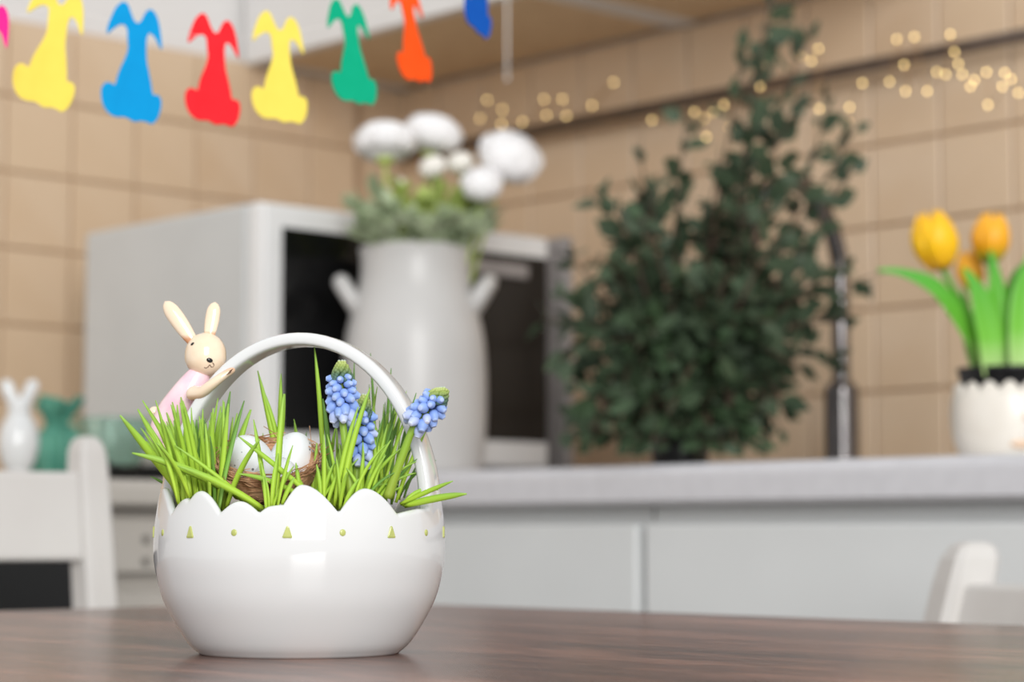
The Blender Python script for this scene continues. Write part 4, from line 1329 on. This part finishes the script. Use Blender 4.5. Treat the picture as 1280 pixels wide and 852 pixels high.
clump(7, 375, 402, -.04, -.01, lambda rx, y: (rx + rng.uniform(-20, 12), rng.uniform(540, 600), y), 4, 6, (620, 636), .1)

# ------------------------------------------------------------------ grape hyacinths
fl_me = meshd('floret', *lathe_vf(smooth_prof([(0.10, 0.0), (0.20, 0.03), (0.23, 0.10), (0.34, 0.30), (0.40, 0.55), (0.33, 0.82), (0.14, 0.98), (0.01, 1.0)], 3), 12, True, False))
fl_me.polygons.foreach_set('use_smooth', [True] * len(fl_me.polygons))
fl_me.materials.append(M['floret'])
fl_pale = fl_me.copy(); fl_pale.materials.clear(); fl_pale.materials.append(M['floret_pale'])
def muscari(tip, mid, root, y, yr, label, tipk, rows_, seed):
    """tip = top of the head, mid = lower end of the head, root = foot of the stem"""
    rg = random.Random(seed)
    a, b_, c = L(*tip, y), L(*mid, y), L(*root, yr)
    W = PB + RGT * c.x + FWD * c.y + Vector((0, 0, c.z))
    t = tag(empty('grape_hyacinth', W, YAW), label, 'flower', 'grape hyacinths in the basket')
    a, b_ = a - c, b_ - c
    ax = (a - b_).normalized(); Lh = (a - b_).length
    P = spline([Vector((0, 0, 0)), b_ * 0.5 + Vector((0.0, 0, .001)), b_, b_ + ax * Lh * 0.85], 6)
    tb = MB(); tb.add(*tube_vf(P, [0.0021 - 0.0009 * i / (len(P) - 1) for i in range(len(P))], 12)); tb.build('stem', M['stem'], t)
    q_ = Vector((0, 0, 1)).rotation_difference(ax).to_matrix().to_4x4()
    base = Matrix.Translation(b_) @ q_
    # florets in whorls, drooping below, spreading above
    n = rows_
    for i in range(n):
        u_ = i / (n - 1)
        z = Lh * (0.0 + 0.70 * u_ ** 0.85)
        A = i * 2.39996 + rg.uniform(-.25, .25)
        el = math.radians(-66 + 78 * u_ + rg.uniform(-12, 12))
        dr = Vector((math.cos(A) * math.cos(el), math.sin(A) * math.cos(el), math.sin(el)))
        s = 0.0060 * (1 - 0.24 * u_) * rg.uniform(.88, 1.12)
        # the floret's mouth (z=0) points outwards; its stalk end (z=1) sits on the stem
        qf = Vector((0, 0, 1)).rotation_difference(-dr).to_matrix().to_4x4()
        pos = Vector((0, 0, z)) + Vector((math.cos(A), math.sin(A), 0)) * (0.0026 - 0.0004 * u_) + dr * s * 0.98
        o = link('floret', fl_pale if (u_ < .15 or rg.random() < .15) else fl_me, None, t)
        o.matrix_local = base @ Matrix.Translation(pos) @ qf @ Matrix.Scale(s, 4)
        if u_ < .5:
            tb = MB(); tb.add(*tube_vf([base @ Vector((0, 0, z)), base @ (pos - dr * s * 0.9)], 0.0004, 5)); tb.build('floret_stalk', M['stem'], t)
    tb = MB()
    tb.add(*ball_vf((0, 0, Lh * .80), 0.0030 * tipk, 0.0030 * tipk, Lh * .22, 14, 10))
    for i in range(9):
        u_ = i / 8
        z = Lh * (0.66 + 0.34 * u_)
        R = (0.0042 - 0.0030 * u_ ** 1.6) * tipk
        n = max(4, int(11 - 6 * u_))
        for j in range(n):
            A = 2 * PI * (j + .5 * (i % 2)) / n
            rr = 0.00115 * (1 - .35 * u_)
            tb.add(*ball_vf((R * math.cos(A), R * math.sin(A), z), rr, rr, rr * 1.15, 8, 6))
    tb.xf(base)
    tb.build('bud_cluster', M['bud'], t)
muscari((427, 452), (428, 520), (441, 640), -.036, -.036, 'blue grape hyacinth standing upright with a green tip', 1.0, 40, 1)
muscari((456, 494), (447, 572), (445, 640), -.024, -.026, 'shaded blue grape hyacinth standing behind the upright one', 0.8, 38, 2)
muscari((557, 487), (521, 526), (484, 622), -.038, -.034, 'blue grape hyacinth leaning out over the basket handle', 1.0, 32, 3)
